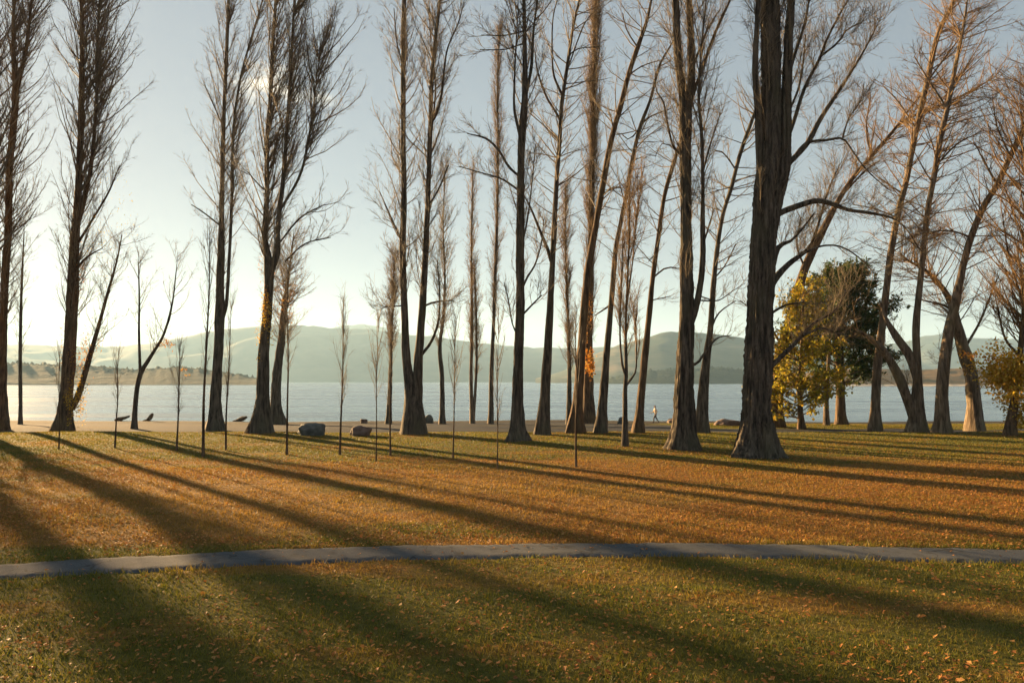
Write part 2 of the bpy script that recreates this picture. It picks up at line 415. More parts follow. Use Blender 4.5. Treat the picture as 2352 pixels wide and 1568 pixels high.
def hills(name, prof, D0, Dr, Db, mat, rough, seed, col_step=12, trees=0.0, ease=1.0):
    """prof: (px, py) crest line; waterline at D0, crest at Dr, back foot at Db"""
    pxs_ = np.arange(prof[0][0], prof[-1][0] + 1, col_step, dtype=float)
    pys = np.interp(pxs_, [p[0] for p in prof], [p[1] for p in prof])
    pys = smooth(pys, 3)
    rows = 26
    V = np.empty((len(pxs_), rows + 8, 3))
    for i, (px, py) in enumerate(zip(pxs_, pys)):
        crest = at(px, py, Dr)
        crest[2] += (mnoise.noise(Vector((px * 0.02, seed, 0))) * 0.6 + mnoise.noise(Vector((px * 0.06, seed, 3)))) * rough
        u = crest[0] / Dr
        for k in range(rows + 8):
            if k < rows:
                t = k / (rows - 1); dd = D0 + (Dr - D0) * t
                h = WATER_Z - 0.6 + (crest[2] - WATER_Z + 0.6) * (t ** ease)
                n = mnoise.fractal(Vector((u * 9 + seed, t * 2.2, seed)), 1.0, 2.0, 5)
                h += n * (crest[2] * 0.22) * math.sin(math.pi * t)
                if trees: h += abs(mnoise.noise(Vector((u * 420, t * 14, seed)))) * trees * (0.2 + 0.8 * min(1, t * 5)) * (t > 0.03)
                h = min(h, WATER_Z - 0.6 + (crest[2] - WATER_Z + 1) * max(t, 0.0) * (D0 + (Dr - D0) * t) / Dr * 1.25 + 0.6) if t < 0.97 else h
            else:
                s = (k - rows + 1) / 8; dd = Dr + (Db - Dr) * s; h = crest[2] * (1 - s) + (WATER_Z - 1.5) * s
            V[i, k] = (u * dd, dd, max(h, WATER_Z - 1.6))
    n, r = V.shape[:2]
    idx = np.arange(n * r).reshape(n, r)
    F = np.stack([idx[:-1, :-1], idx[1:, :-1], idx[1:, 1:], idx[:-1, 1:]], -1).reshape(-1, 4)
    return mesh_obj(name, V.reshape(-1, 3), [F], mat, kind='structure')
hills('mountain_ridge', [(-900, 800), (-300, 790), (0, 790), (240, 797), (340, 790), (410, 777), (480, 760), (560, 752), (640, 745), (720, 748), (790, 756), (850, 752), (910, 768),
      (1000, 772), (1100, 788), (1200, 797), (1300, 800), (1400, 796), (1500, 800), (1700, 806), (1900, 800), (2060, 790), (2150, 764), (2230, 776), (2352, 780), (2700, 770), (3200, 790)],
      2700, 3700, 4600, M['hill_far'], 7, 2.1)
hills('distant_peaks', [(560, 800), (640, 790), (700, 770), (760, 752), (800, 749), (835, 741), (870, 748), (920, 764), (980, 790), (1040, 812)], 4800, 5400, 5900, M['hill_far'], 8, 5.3)
hills('tussock_hills', [(1230, 872), (1300, 850), (1360, 815), (1430, 790), (1490, 772), (1550, 759), (1600, 762), (1660, 770), (1720, 776), (1780, 782), (1860, 800), (1960, 830), (2060, 862)],
      1500, 2100, 2700, M['hill_tan'], 4, 7.7)
hills('wooded_headland', [(1390, 874), (1440, 862), (1490, 854), (1560, 850), (1640, 846), (1700, 850), (1780, 858), (1850, 870)], 1050, 1180, 1300, M['wood'], 1.6, 3.3, 3, 9.0, 0.6)
hills('dry_headland', [(1760, 876), (1840, 858), (1900, 850), (2000, 846), (2100, 850), (2200, 845), (2300, 850), (2420, 846), (2700, 842), (3100, 850)], 560, 700, 820, M['field'], 0.6, 9.1, 8, 0.8, 0.7)
hills('olive_headland', [(-900, 840), (-400, 838), (-100, 842), (60, 836), (150, 840), (240, 845), (320, 852), (400, 845), (460, 850), (540, 862), (600, 874)], 760, 900, 1050, M['olive'], 1.6, 12.2, 4, 9.0, 0.6)

# ------------------------------------------------------------------ trees
def px_path(pts, d, dy=0.0, lean=0.0):
    """layout points (px, py, width_px[, depth offset]) -> rows x, y, z, radius"""
    out = []; n = len(pts)
    for i, p in enumerate(pts):
        off = p[3] if len(p) > 3 else dy * i / max(1, n - 1)
        q = at(p[0], p[1], d + off); out.append((*q, p[2] * (d + off) / FOC / 2))
    return np.array(out)
def bark_tube(rows, sides, step, flare=0.0, flare_h=1.2, ridge=0.06, seed=0.0, z0=None):
    L = np.linalg.norm(np.diff(rows[:, :3], axis=0), axis=1).sum()
    n = max(4, int(L / step)); S = spline(rows, n); S[:, 3] = np.maximum(S[:, 3], 0.006)
    P = S[:, :3]; r = S[:, 3]
    T = np.gradient(P, axis=0); T = unit(T)
    A = unit(np.cross(T, np.array([0.05, 1.0, 0.02]))); B = np.cross(T, A)
    th = np.arange(sides) * 2 * np.pi / sides
    TH, Z = np.meshgrid(th, P[:, 2]); Rr = r[:, None]
    lob = np.zeros_like(TH)
    g = np.random.default_rng(int(seed * 100) + 5)
    for k in ((3, 5, 7, 11, 16) if sides < 36 else (3, 5, 7, 11, 16, 23, 29)):
        ph, sp, am = g.uniform(0, 6.28), g.uniform(-0.35, 0.35), g.uniform(0.6, 1.0)
        lob += am * np.cos(k * TH + ph + Z * sp + 0.5 * np.sin(Z * g.uniform(0.5, 1.4))) / (k ** 0.38)
    rad = Rr * (1 + ridge * lob)
    rad = rad * (1 + ridge * 0.35 * g.normal(size=rad.shape))
    for kk in range(4):
        rad = rad * (1 + 0.022 * np.sin(Z * g.uniform(0.6, 3.5) + TH * (kk % 3) + g.uniform(0, 6.28)))
    for kk in range(5):      # knots and old branch scars
        zz, tt = g.uniform(P[0, 2] + 1.0, P[0, 2] + 12.0), g.uniform(0, 6.28)
        rad = rad + Rr * 0.16 * np.exp(-((Z - zz) / np.maximum(0.6 * Rr, 0.05)) ** 2 - ((np.angle(np.exp(1j * (TH - tt)))) / 0.35) ** 2)
    if flare:
        zb = P[0, 2] if z0 is None else z0
        e = np.exp(-np.maximum(Z - zb, 0) / flare_h)
        lobe = np.zeros_like(TH)
        for k in (3, 5, 8):
            lobe += np.cos(k * TH + g.uniform(0, 6.28)) * (1.6 / k ** 0.5)
        rad = rad + Rr * flare * e * np.maximum(0.25, 1 + 0.55 * lobe)
    V = P[:, None, :] + rad[..., None] * (np.cos(TH)[..., None] * A[:, None, :] + np.sin(TH)[..., None] * B[:, None, :])
    K = len(P); idx = np.arange(K * sides).reshape(K, sides)
    a = idx[:-1]; bq = idx[1:]
    q = np.stack([a, np.roll(a, -1, 1), np.roll(bq, -1, 1), bq], -1).reshape(-1, 4)
    V = V.reshape(-1, 3)
    tip = np.array([P[-1] + T[-1] * r[-1]]); V = np.concatenate([V, tip])
    tri = np.stack([idx[-1], np.roll(idx[-1], -1), np.full(sides, len(V) - 1)], -1)
    return V, [q, tri], P, r

def extend(rows, ext):
    """carry a stem on past its last drawn point, tapering out"""
    if ext <= 0: return rows
    d = unit((rows[-1, :3] - rows[-2, :3])[None])[0]; d = unit((d + np.array([0, 0, 0.4]))[None])[0]
    add = []
    for k, f in ((0.4, 0.6), (0.75, 0.32), (1.0, 0.08)):
        add.append((*(rows[-1, :3] + d * ext * k), max(0.012, rows[-1, 3] * f)))
    return np.concatenate([rows, np.array(add)])

TRIS = [0]
def tree(name, label, base, trunk, stems=(), limbs=(), d=None, ext=0.0, bark='bark', twig='twig', sides=14, step=0.5, flare=0.5, flare_h=0.8, ridge=0.07,
         br=90, brL=(1.2, 3.6), brA=(0.35, 0.8), up=0.22, tw=9, tl=4, t0=0.28, bias=None, biasw=0.0, leaves=(), group=None, twig_r=1.0, limb_br=0.0, category='tree',
         twigL=(0.4, 1.1), start_h=None, jit=0.10):
    if d is None: d = depth_at(*base)
    bx = at(base[0], base[1], d)[0]; bz = float(gz(bx, d))
    root = empty(name, (bx, d, bz), label, category, group)
    off = np.array([bx, d, bz])
    tr = px_path(trunk, d)
    first = np.array([bx, d, bz - 0.25, tr[0, 3] * (1.0 if len(tr) < 3 else 1.05)])
    rows = np.concatenate([[first], tr]) if tr[0, 2] > bz + 0.15 else np.concatenate([[first], tr[1:]])
    rows = extend(rows, ext)
    V, F, P, r = bark_tube(rows, sides, step, flare, flare_h, ridge, bx % 7 + 1, bz)
    mesh_obj('trunk', V - off, F, M[bark], root)
    parents = [(P, r, True)]
    for st in stems:
        e = ext * 0.8
        rw = extend(px_path(st, d, rng.uniform(-0.6, 0.6)), e)
        V, F, P2, r2 = bark_tube(rw, max(7, sides // 2), step, 0, 1, ridge, len(st) + bx % 5)
        mesh_obj('stem', V - off, F, M[bark], root); parents.append((P2, r2, True))
    for lm in limbs:
        rw = px_path(lm, d, rng.uniform(-1.6, 1.2))
        V, F, P2, r2 = bark_tube(rw, 7, max(0.3, step * 0.7), 0, 1, ridge * 0.6, len(lm) + bx % 5)
        mesh_obj('limb', V - off, F, M[bark], root); parents.append((P2, r2, False))
    # branches, twigs and twiglets
    parts = []
    def resamp(P, k=24):
        i = np.linspace(0, len(P) - 1, k); a = np.clip(i.astype(int), 0, len(P) - 2); f = (i - a)[:, None]
        return P[a] * (1 - f) + P[a + 1] * f
    main = np.stack([resamp(p[0]) for p in parents if p[2]])
    if br:
        lenfn = lambda t: 0.55 + 0.75 * np.sin(np.pi * np.clip((t - t0 * 0.6) / (1.05 - t0 * 0.6), 0, 1)) ** 0.8
        B1, L1, tt = spawn(main, br, t0, 0.98, brL[0], brL[1], brA[0], brA[1], up, 6, jit, lenfn, bias, biasw)
        r0 = (0.010 + 0.0085 * L1)[:, None] * np.linspace(1, 0.25, 6)[None] * twig_r
        parts.append(tubes(B1, r0, 4))
    else: B1 = None
    lim = [p for p in parents if not p[2]]
    if lim and limb_br:
        LP = np.stack([resamp(p[0], 12) for p in lim])
        B2, L2, _ = spawn(LP, int(limb_br * len(lim)), 0.25, 1.0, brL[0] * 0.6, brL[1] * 0.6, 0.4, 1.0, up * 0.9, 6, jit * 1.5)
        parts.append(tubes(B2, (0.008 + 0.007 * L2)[:, None] * np.linspace(1, 0.25, 6)[None] * twig_r, 4))
        B1 = B2 if B1 is None else np.concatenate([B1, B2])
    if B1 is not None and tw:
        n = int(len(B1) * tw)
        T1, LT, _ = spawn(B1, n, 0.12, 1.0, twigL[0], twigL[1], 0.3, 0.8, 0.12, 3, 0.14)
        parts.append(tubes(T1, np.full((n, 1), 0.0085 * twig_r) * np.linspace(1, 0.45, 3)[None], 3))
        if tl:
            n2 = int(n * tl)
            T2, _, _ = spawn(T1, n2, 0.1, 1.0, 0.18, 0.5, 0.35, 0.9, 0.05, 2, 0.1)
            sd_ = unit(np.cross(T2[:, 1] - T2[:, 0], rng.normal(size=(n2, 3)))) * 0.0075 * twig_r
            parts.append((np.stack([T2[:, 0] - sd_, T2[:, 0] + sd_, T2[:, 1]], 1).reshape(-1, 3), np.arange(n2 * 3).reshape(-1, 3)))
    if parts:
        V, F = merge(parts); TRIS[0] += sum(len(f) for f in F) * 2
        mesh_obj('crown', V - off, F, M[twig], root)
    for (px, py, rx, ry, n, mat, size, dz) in leaves:
        c = at(px, py, d + dz); k = (d + dz) / FOC
        g = unit(rng.normal(size=(n, 3))) * (rng.random((n, 1)) ** 0.45)
        cl = np.repeat(rng.normal(size=(max(3, n // 40), 3)) * 0.45, 40, 0)[:n]
        if len(cl) < n: cl = np.concatenate([cl, rng.normal(size=(n - len(cl), 3)) * 0.5])
        pts = c + (g * 0.45 + cl) * np.array([rx * k, max(0.4, rx * k), ry * k])
        pts[:, 2] = np.maximum(pts[:, 2], bz + 0.1)
        V, F = leaf_quads(pts, size, 0.6)
        mesh_obj('leaves', V - off, [F], M[mat], root)
    return root, off, main, d

Wd = 'poplars along the lake shore'
tree('poplar_tree', 'bare poplar at the left edge of the photo, forking high into two stems', (4, 988),
     [(4, 985, 28), (6, 876, 18), (8, 726, 16), (13, 614, 15), (19, 520, 14), (22, 375, 14), (30, 300, 14), (36, 206, 13), (31, 112, 9), (32, 0, 7)],
     stems=[[(36, 215, 12), (50, 160, 9), (60, 110, 8), (71, 19, 6)]], ext=5, br=300, t0=0.2, brA=(0.35, 1.0), brL=(1.5, 4.6), bias=(1, 0, 0), biasw=0.35, tw=12, tl=5, group=Wd, bark='bark_brown',
     leaves=[(-20, 500, 40, 260, 400, 'leaf_lime', 0.09, 0)])
tree('poplar_tree', 'broad poplar with dense twigs and yellow leaf suckers low on its trunk', (144, 990),
     [(148, 989, 34), (152, 914, 26), (160, 801, 26), (168, 651, 23), (171, 558, 20), (176, 506, 17), (184, 337, 13), (187, 225, 12), (189, 112, 10), (187, 0, 7)],
     stems=[[(174, 520, 16), (190, 470, 11), (210, 375, 9), (221, 225, 7), (225, 75, 6), (229, 0, 5)]],
     limbs=[[(165, 940, 14), (180, 905, 14), (200, 839, 12), (222, 764, 9), (248, 670, 6), (268, 600, 4), (280, 540, 2)], [(178, 560, 6), (215, 500, 5), (250, 440, 4), (275, 380, 2)], [(172, 620, 5), (200, 590, 4), (235, 570, 2)]],
     ext=5, br=430, t0=0.2, brL=(1.6, 5.2), brA=(0.35, 0.95), bias=(1, 0, 0), biasw=0.7, tw=11, tl=5, limb_br=26, group=Wd, bark='bark_brown', twig='twig',
     leaves=[(176, 925, 22, 60, 700, 'leaf_yellow', 0.11, -0.6), (195, 800, 26, 60, 420, 'leaf_orange', 0.10, -0.3), (180, 640, 28, 130, 420, 'leaf_orange', 0.09, 0), (240, 520, 60, 190, 600, 'leaf_lime', 0.08, 0), (150, 790, 18, 60, 250, 'leaf_yellow', 0.09, 0)])
tree('shore_tree', 'thin bare tree leaning rightwards with a tuft of orange leaves, behind the gravel edge', (308, 985),
     [(308, 985, 11), (312, 914, 10), (322, 860, 11), (345, 820, 8), (375, 770, 6), (395, 700, 4), (405, 620, 2)],
     stems=[[(322, 862, 7), (319, 760, 5), (320, 690, 4), (318, 610, 2)]], ext=1.5, br=40, brL=(0.8, 2.4), brA=(0.5, 1.0), tw=7, tl=3, flare=0.5, t0=0.4, sides=9,
     leaves=[(385, 790, 26, 14, 130, 'leaf_orange', 0.13, 0), (430, 855, 22, 8, 50, 'leaf_orange', 0.12, 0)])
tree('shore_tree', 'faint slender tree standing behind the leftmost poplar by the water', (48, 968), [(48, 968, 8), (47, 800, 7), (50, 650, 5), (55, 540, 2)], ext=1, br=40, brL=(0.8, 2.2), tw=7, tl=3, flare=0.4, sides=8, d=66)
tree('poplar_tree', 'straight dark poplar with a slimmer second stem, just right of the boldest sapling', (495, 989),
     [(495, 989, 30), (495, 914, 24), (502, 801, 20), (505, 726, 21), (506, 633, 17), (508, 558, 15), (509, 480, 11), (512, 337, 10), (516, 225, 8), (521, 112, 8), (525, 0, 6)],
     stems=[[(507, 745, 9), (519, 700, 8), (525, 614, 7), (532, 469, 7), (536, 300, 6), (551, 187, 5), (575, 94, 4), (598, 19, 3)]],
     limbs=[[(512, 290, 3), (490, 240, 3), (470, 195, 2)], [(508, 520, 4), (470, 490, 3), (440, 470, 2)]],
     ext=5, br=250, t0=0.26, brL=(1.2, 4.2), brA=(0.3, 0.9), bias=(1, 0, 0), biasw=0.6, tw=11, tl=5, group=Wd, limb_br=6)
tree('poplar_tree', 'twin-stemmed poplar forking mid height, with yellow leaves clinging to the fork', (602, 994),
     [(602, 994, 34), (604, 914, 31), (607, 801, 24), (615, 708, 20), (618, 614, 20), (608, 545, 13), (613, 450, 11), (613, 337, 10), (621, 225, 9), (626, 112, 8), (634, 0, 7)],
     stems=[[(618, 635, 14), (637, 585, 13), (638, 525, 11), (650, 412, 10), (660, 281, 8), (669, 131, 6), (676, 0, 5)], [(645, 480, 6), (690, 400, 6), (712, 300, 5), (722, 230, 3)]],
     limbs=[[(640, 560, 4), (690, 500, 4), (745, 470, 2)], [(655, 600, 4), (700, 560, 3), (760, 545, 2)], [(612, 440, 4), (590, 420, 3), (570, 395, 2)]],
     ext=5, br=400, t0=0.26, brL=(1.3, 4.4), brA=(0.3, 0.95), bias=(1, 0, 0), biasw=0.75, tw=11, tl=5, group=Wd, limb_br=8, flare=0.75,
     leaves=[(606, 730, 20, 70, 500, 'leaf_yellow', 0.10, -0.4), (612, 600, 18, 90, 200, 'leaf_orange', 0.08, 0)])
tree('shore_tree', 'stout brown tree behind the forked poplar, its low twigs holding orange leaves', (637, 968),
     [(637, 968, 24), (634, 900, 22), (640, 830, 19), (646, 783, 17), (652, 708, 12), (662, 640, 6), (672, 560, 3)], d=67, ext=1.5, br=150, brL=(1.2, 3.2), brA=(0.6, 1.2), up=0.1, tw=10, tl=5, twig='twig_red', t0=0.4, flare=0.8,
     leaves=[(657, 690, 22, 45, 420, 'leaf_orange', 0.16, 0)])
tree('shore_tree', 'small brown-twigged young poplar close behind the sapling beside the twin poplar', (893, 968),
     [(893, 968, 12), (896, 880, 9), (899, 780, 6), (903, 680, 4), (906, 600, 2)], d=67, ext=1, br=150, brL=(0.8, 2.2), brA=(0.25, 0.6), tw=10, tl=5, twig='twig_red', t0=0.38, flare=0.5, sides=9)
tree('poplar_tree', 'twin poplar in the middle left, two dark trunks rising from one base', (952, 996),
     [(950, 996, 46), (950, 930, 42), (940, 870, 24), (933, 820, 19), (930, 726, 16), (925, 576, 15), (928, 450, 13), (926, 300, 11), (926, 150, 11), (928, 0, 9)],
     stems=[[(955, 990, 24), (958, 914, 24), (960, 839, 21), (966, 764, 18), (974, 640, 15), (978, 562, 14), (983, 450, 12), (988, 300, 11), (992, 180, 9), (1000, 94, 8), (1009, 10, 7)]],
     limbs=[[(988, 285, 6), (1000, 268, 6), (1013, 225, 6), (1020, 161, 5), (1028, 112, 4), (1054, 49, 3), (1069, -10, 2)], [(968, 815, 7), (990, 785, 7), (1005, 745, 5), (1010, 690, 4), (1005, 600, 3)],
            [(976, 702, 5), (990, 696, 5), (1016, 691, 4), (1043, 690, 2)], [(928, 702, 4), (905, 703, 3), (881, 705, 2)], [(926, 560, 5), (905, 515, 4), (885, 470, 3), (872, 440, 2)], [(992, 300, 4), (1000, 200, 4), (990, 100, 3), (985, 0, 2)],
            [(926, 150, 4), (912, 100, 3), (905, 20, 2)], [(978, 480, 4), (1005, 440, 4), (1030, 380, 3)]],
     ext=5, br=210, t0=0.24, brL=(1.0, 3.4), brA=(0.3, 1.0), tw=10, tl=5, group=Wd, limb_br=16, sides=24, flare=0.35, flare_h=0.8, ridge=0.09)
tree('shore_tree', 'thin crooked tree behind the right trunk of the twin poplar', (1016, 968), [(1016, 968, 12), (1015, 860, 10), (1010, 800, 9), (1018, 730, 7), (1022, 640, 5), (1018, 520, 3), (1022, 400, 2)], d=66, ext=1, br=130, brL=(0.9, 2.6), brA=(0.4, 0.9), tw=9, tl=4, flare=0.4, sides=9)
tree('shore_tree', 'slim pale poplar pair with reddish twigs, left of the thin shoreline trunk', (1086, 970), [(1086, 970, 10), (1082, 880, 8), (1084, 740, 7), (1083, 600, 5), (1085, 400, 2)],
     stems=[[(1088, 960, 7), (1094, 850, 6), (1094, 740, 5), (1090, 620, 3)]], d=68, ext=0.6, br=190, brL=(0.9, 2.2), brA=(0.2, 0.5), tw=9, tl=4, twig='twig_red', bark='bark_pale', flare=0.4, sides=9, t0=0.25)
tree('shore_tree', 'slender shoreline poplar left of the single dark trunk, its narrow crown faintly golden', (1128, 968), [(1128, 968, 11), (1129, 860, 10), (1133, 764, 9), (1138, 614, 8), (1142, 487, 6), (1144, 337, 5), (1143, 187, 4), (1148, 75, 2)],
     d=67, ext=1, br=260, brL=(1.0, 2.4), brA=(0.2, 0.55), tw=9, tl=4, twig='twig_red', flare=0.4, sides=9, t0=0.25)
tree('poplar_tree', 'single dark straight poplar in the middle with long bare limbs reaching left', (1187, 1012),
     [(1187, 1012, 32), (1187, 970, 27), (1189, 877, 24), (1195, 700, 19), (1195, 585, 19), (1197, 375, 16), (1200, 300, 17), (1205, 225, 14), (1205, 112, 10), (1203, 0, 8)],
     stems=[[(1204, 235, 9), (1213, 195, 8), (1221, 150, 7), (1225, 75, 5), (1234, 0, 4)], [(1196, 320, 8), (1188, 285, 7), (1181, 247, 6), (1183, 150, 4), (1189, 37, 2)]],
     limbs=[[(1195, 405, 6), (1178, 393, 6), (1163, 375, 6), (1148, 349, 6), (1118, 319, 5), (1073, 307, 2)], [(1195, 440, 5), (1175, 425, 5), (1148, 409, 4), (1106, 397, 3), (1054, 382, 2)],
            [(1203, 100, 4), (1159, 114, 3), (1103, 114, 2)], [(1203, 72, 4), (1159, 82, 3), (1106, 81, 2)], [(1201, 660, 5), (1212, 635, 5), (1228, 610, 4), (1243, 560, 3), (1250, 500, 2)], [(1203, 720, 5), (1222, 700, 4), (1244, 678, 3)],
            [(1200, 560, 5), (1212, 500, 4), (1222, 420, 3), (1230, 330, 2)], [(1188, 770, 4), (1176, 740, 3), (1168, 690, 3), (1158, 650, 2)]],
     ext=4, br=110, brL=(0.8, 2.8), brA=(0.3, 1.1), tw=9, tl=4, group=Wd, limb_br=12, sides=40, step=0.2, flare=0.6, flare_h=0.6, ridge=0.09)
LN = 'leaning bare trees near the shore'
tree('leaning_tree', 'dark leaning tree right of the single straight poplar, limbs curving up its left side', (1247, 998),
     [(1247, 998, 26), (1252, 914, 24), (1258, 801, 19), (1266, 651, 14), (1271, 560, 13), (1279, 412, 11), (1286, 319, 10), (1290, 244, 9), (1298, 187, 8), (1307, 124, 8), (1316, 64, 6), (1331, 0, 5)],
     limbs=[[(1288, 280, 6), (1275, 255, 6), (1256, 225, 5), (1234, 161, 4), (1228, 112, 2)], [(1292, 220, 6), (1280, 195, 6), (1271, 169, 5), (1268, 94, 4), (1271, 37, 3), (1283, -10, 2)], [(1285, 325, 4), (1253, 292, 3), (1215, 259, 2)],
            [(1266, 600, 9), (1258, 572, 9), (1249, 551, 8), (1234, 514, 6), (1215, 469, 4), (1195, 435, 2)], [(1306, 128, 4), (1328, 112, 3), (1376, 108, 2)], [(1300, 170, 4), (1340, 60, 3), (1360, 30, 2)]],
     ext=4, br=110, brL=(1.0, 3.2), brA=(0.7, 1.3), up=0.05, tw=7, tl=3, group=LN, limb_br=7, t0=0.35)
tree('poplar_tree', 'tall narrow poplar by the water, its crown glowing orange brown behind the leaning trunk', (1353, 972),
     [(1353, 972, 28), (1352, 880, 22), (1352, 800, 18), (1356, 650, 15), (1358, 500, 12), (1363, 250, 9), (1367, 50, 7), (1372, -60, 4)], d=66, ext=5, br=560, brL=(1.6, 4.0), brA=(0.15, 0.45), up=0.3, tw=12, tl=5, twig='twig_red', bark='bark_brown', t0=0.14, flare=0.8, group=Wd,
     leaves=[(1355, 830, 14, 36, 500, 'leaf_orange', 0.2, -1.5), (1352, 720, 12, 100, 260, 'leaf_orange', 0.14, -1)])
tree('shore_tree', 'reddish twiggy young poplar immediately left of the orange-brown poplar', (1306, 975), [(1306, 975, 12), (1308, 850, 9), (1304, 720, 6), (1300, 600, 4), (1298, 430, 2)], d=64, ext=0.5, br=190, brL=(0.9, 2.4), brA=(0.2, 0.5), tw=9, tl=4, twig='twig_red', flare=0.5, sides=9, t0=0.2)
tree('leaning_tree', 'long trunk leaning rightwards across the orange-brown poplar, broad at its base', (1317, 994),
     [(1317, 994, 32), (1327, 914, 23), (1335, 801, 19), (1347, 651, 17), (1358, 576, 16), (1370, 510, 14), (1384, 431, 14), (1403, 326, 13), (1429, 232, 12), (1444, 172, 11), (1470, 94, 10), (1485, 50, 8), (1496, 0, 5)],
     limbs=[[(1403, 330, 4), (1408, 290, 3), (1400, 262, 2)], [(1444, 172, 4), (1480, 150, 3), (1530, 135, 2)], [(1465, 110, 4), (1440, 70, 3), (1430, 30, 2)], [(1380, 450, 4), (1410, 430, 3), (1430, 432, 2)]],
     ext=3, br=70, brL=(1.0, 3.0), brA=(0.8, 1.4), up=0.03, tw=7, tl=3, group=LN, limb_br=7, t0=0.4, bark='bark_brown')
tree('leaning_tree', 'dark leaning tree between the orange-brown poplar and the short lit poplar', (1380, 994),
     [(1380, 994, 24), (1385, 914, 20), (1396, 780, 14), (1406, 670, 12), (1414, 576, 11), (1428, 500, 10), (1438, 450, 9), (1451, 375, 9), (1470, 292, 9), (1493, 232, 7), (1515, 150, 6), (1545, 97, 3)],
     limbs=[[(1402, 700, 5), (1385, 712, 4), (1365, 725, 2)], [(1470, 292, 5), (1490, 270, 4), (1540, 250, 2)], [(1465, 300, 4), (1445, 320, 3), (1430, 310, 2)]],
     ext=2, br=60, brL=(1.0, 2.8), brA=(0.8, 1.4), up=0.03, tw=7, tl=3, group=LN, limb_br=7, t0=0.4)
tree('young_poplar', 'short young poplar with upright golden twigs standing forward on the lawn', (1436, 1025),
     [(1436, 1025, 13), (1436, 960, 11), (1436, 900, 10), (1438, 858, 9), (1437, 764, 6), (1441, 651, 5), (1445, 539, 4), (1446, 440, 3), (1450, 390, 1.5)],
     stems=[[(1437, 862, 6), (1429, 835, 5), (1424, 764, 4), (1427, 660, 3), (1430, 560, 2)], [(1438, 885, 6), (1448, 872, 5), (1459, 855, 4), (1462, 825, 3), (1460, 740, 2)], [(1440, 700, 4), (1453, 600, 3), (1462, 500, 2), (1474, 410, 1)]],
     ext=0.5, br=150, brL=(0.7, 2.0), brA=(0.15, 0.45), up=0.3, tw=8, tl=3, twig='twig_red', t0=0.3, flare=0.35, sides=12, step=0.25, twigL=(0.3, 0.8), twig_r=0.8)
tree('leaning_tree', 'leaning tree whose trunk passes behind the big double poplar, lit on one edge', (1463, 994),
     [(1463, 994, 20), (1472, 914, 18), (1481, 820, 16), (1491, 726, 13), (1500, 632, 11), (1513, 539, 10), (1526, 450, 9), (1545, 382, 9), (1558, 340, 7), (1575, 280, 5), (1600, 200, 3)],
     limbs=[[(1498, 640, 4), (1530, 615, 4), (1558, 616, 2)], [(1508, 580, 3), (1490, 600, 2)], [(1495, 690, 3), (1540, 680, 2)]], ext=2, br=50, brL=(1.0, 2.6), brA=(0.8, 1.4), up=0.03, tw=7, tl=3, group=LN, limb_br=6, t0=0.4, bark='bark_brown')
tree('poplar_tree', 'big poplar left of the largest trunk, splitting into two stems near the top', (1571, 1032),
     [(1571, 1032, 54), (1571, 980, 48), (1571, 900, 42), (1573, 840, 38), (1577, 740, 32), (1577, 600, 27), (1576, 450, 25), (1575, 337, 25), (1574, 240, 26), (1562, 170, 18), (1556, 100, 17), (1552, 0, 15)],
     stems=[[(1580, 260, 18), (1588, 190, 17), (1587, 100, 16), (1583, 0, 14)], [(1582, 760, 15), (1596, 715, 14), (1608, 660, 13), (1614, 600, 12), (1614, 520, 10), (1614, 400, 8), (1611, 300, 7), (1605, 225, 6), (1612, 100, 4), (1622, 0, 3)]],
     limbs=[[(1580, 240, 8), (1594, 210, 8), (1613, 158, 8), (1643, 75, 7), (1677, 0, 5), (1700, -60, 3)], [(1570, 360, 6), (1556, 349, 6), (1545, 334, 5), (1530, 270, 5), (1523, 232, 4), (1508, 210, 3), (1504, 150, 2)],
            [(1552, 345, 3), (1535, 332, 3), (1520, 330, 2), (1505, 360, 1.5)], [(1615, 560, 5), (1625, 530, 4), (1640, 480, 2)], [(1613, 400, 5), (1635, 320, 4), (1655, 260, 2)], [(1582, 835, 8), (1600, 835, 7), (1622, 805, 5), (1650, 775, 3), (1680, 770, 1.5)],
            [(1611, 690, 4), (1650, 690, 3), (1680, 670, 2), (1712, 650, 1.5)], [(1590, 160, 6), (1612, 100, 5), (1630, 60, 4), (1655, 20, 2)]],
     ext=5, br=200, brL=(0.8, 2.6), tw=9, tl=4, group=Wd, limb_br=14, sides=64, step=0.16, flare=0.45, flare_h=0.7, ridge=0.10, twigL=(0.3, 0.9), twig_r=0.8)
tree('leaning_tree', 'dark leaning trunk seen between the two largest poplars', (1611, 994),
     [(1611, 994, 26), (1617, 876, 22), (1624, 810, 17), (1631, 764, 14), (1639, 651, 12), (1649, 558, 10), (1662, 487, 9), (1680, 431, 9), (1699, 356, 9), (1728, 275, 8), (1760, 190, 6), (1790, 110, 3)],
     limbs=[[(1640, 640, 4), (1665, 610, 3), (1690, 560, 2)], [(1636, 690, 4), (1610, 680, 2)], [(1690, 390, 4), (1660, 350, 3), (1640, 345, 2)], [(1680, 430, 3), (1640, 440, 2), (1600, 455, 1.5)], [(1632, 760, 4), (1650, 720, 4), (1690, 690, 2)]],
     ext=2, br=70, brL=(1.0, 3.0), brA=(0.7, 1.4), up=0.03, tw=7, tl=3, group=LN, limb_br=8, t0=0.35)
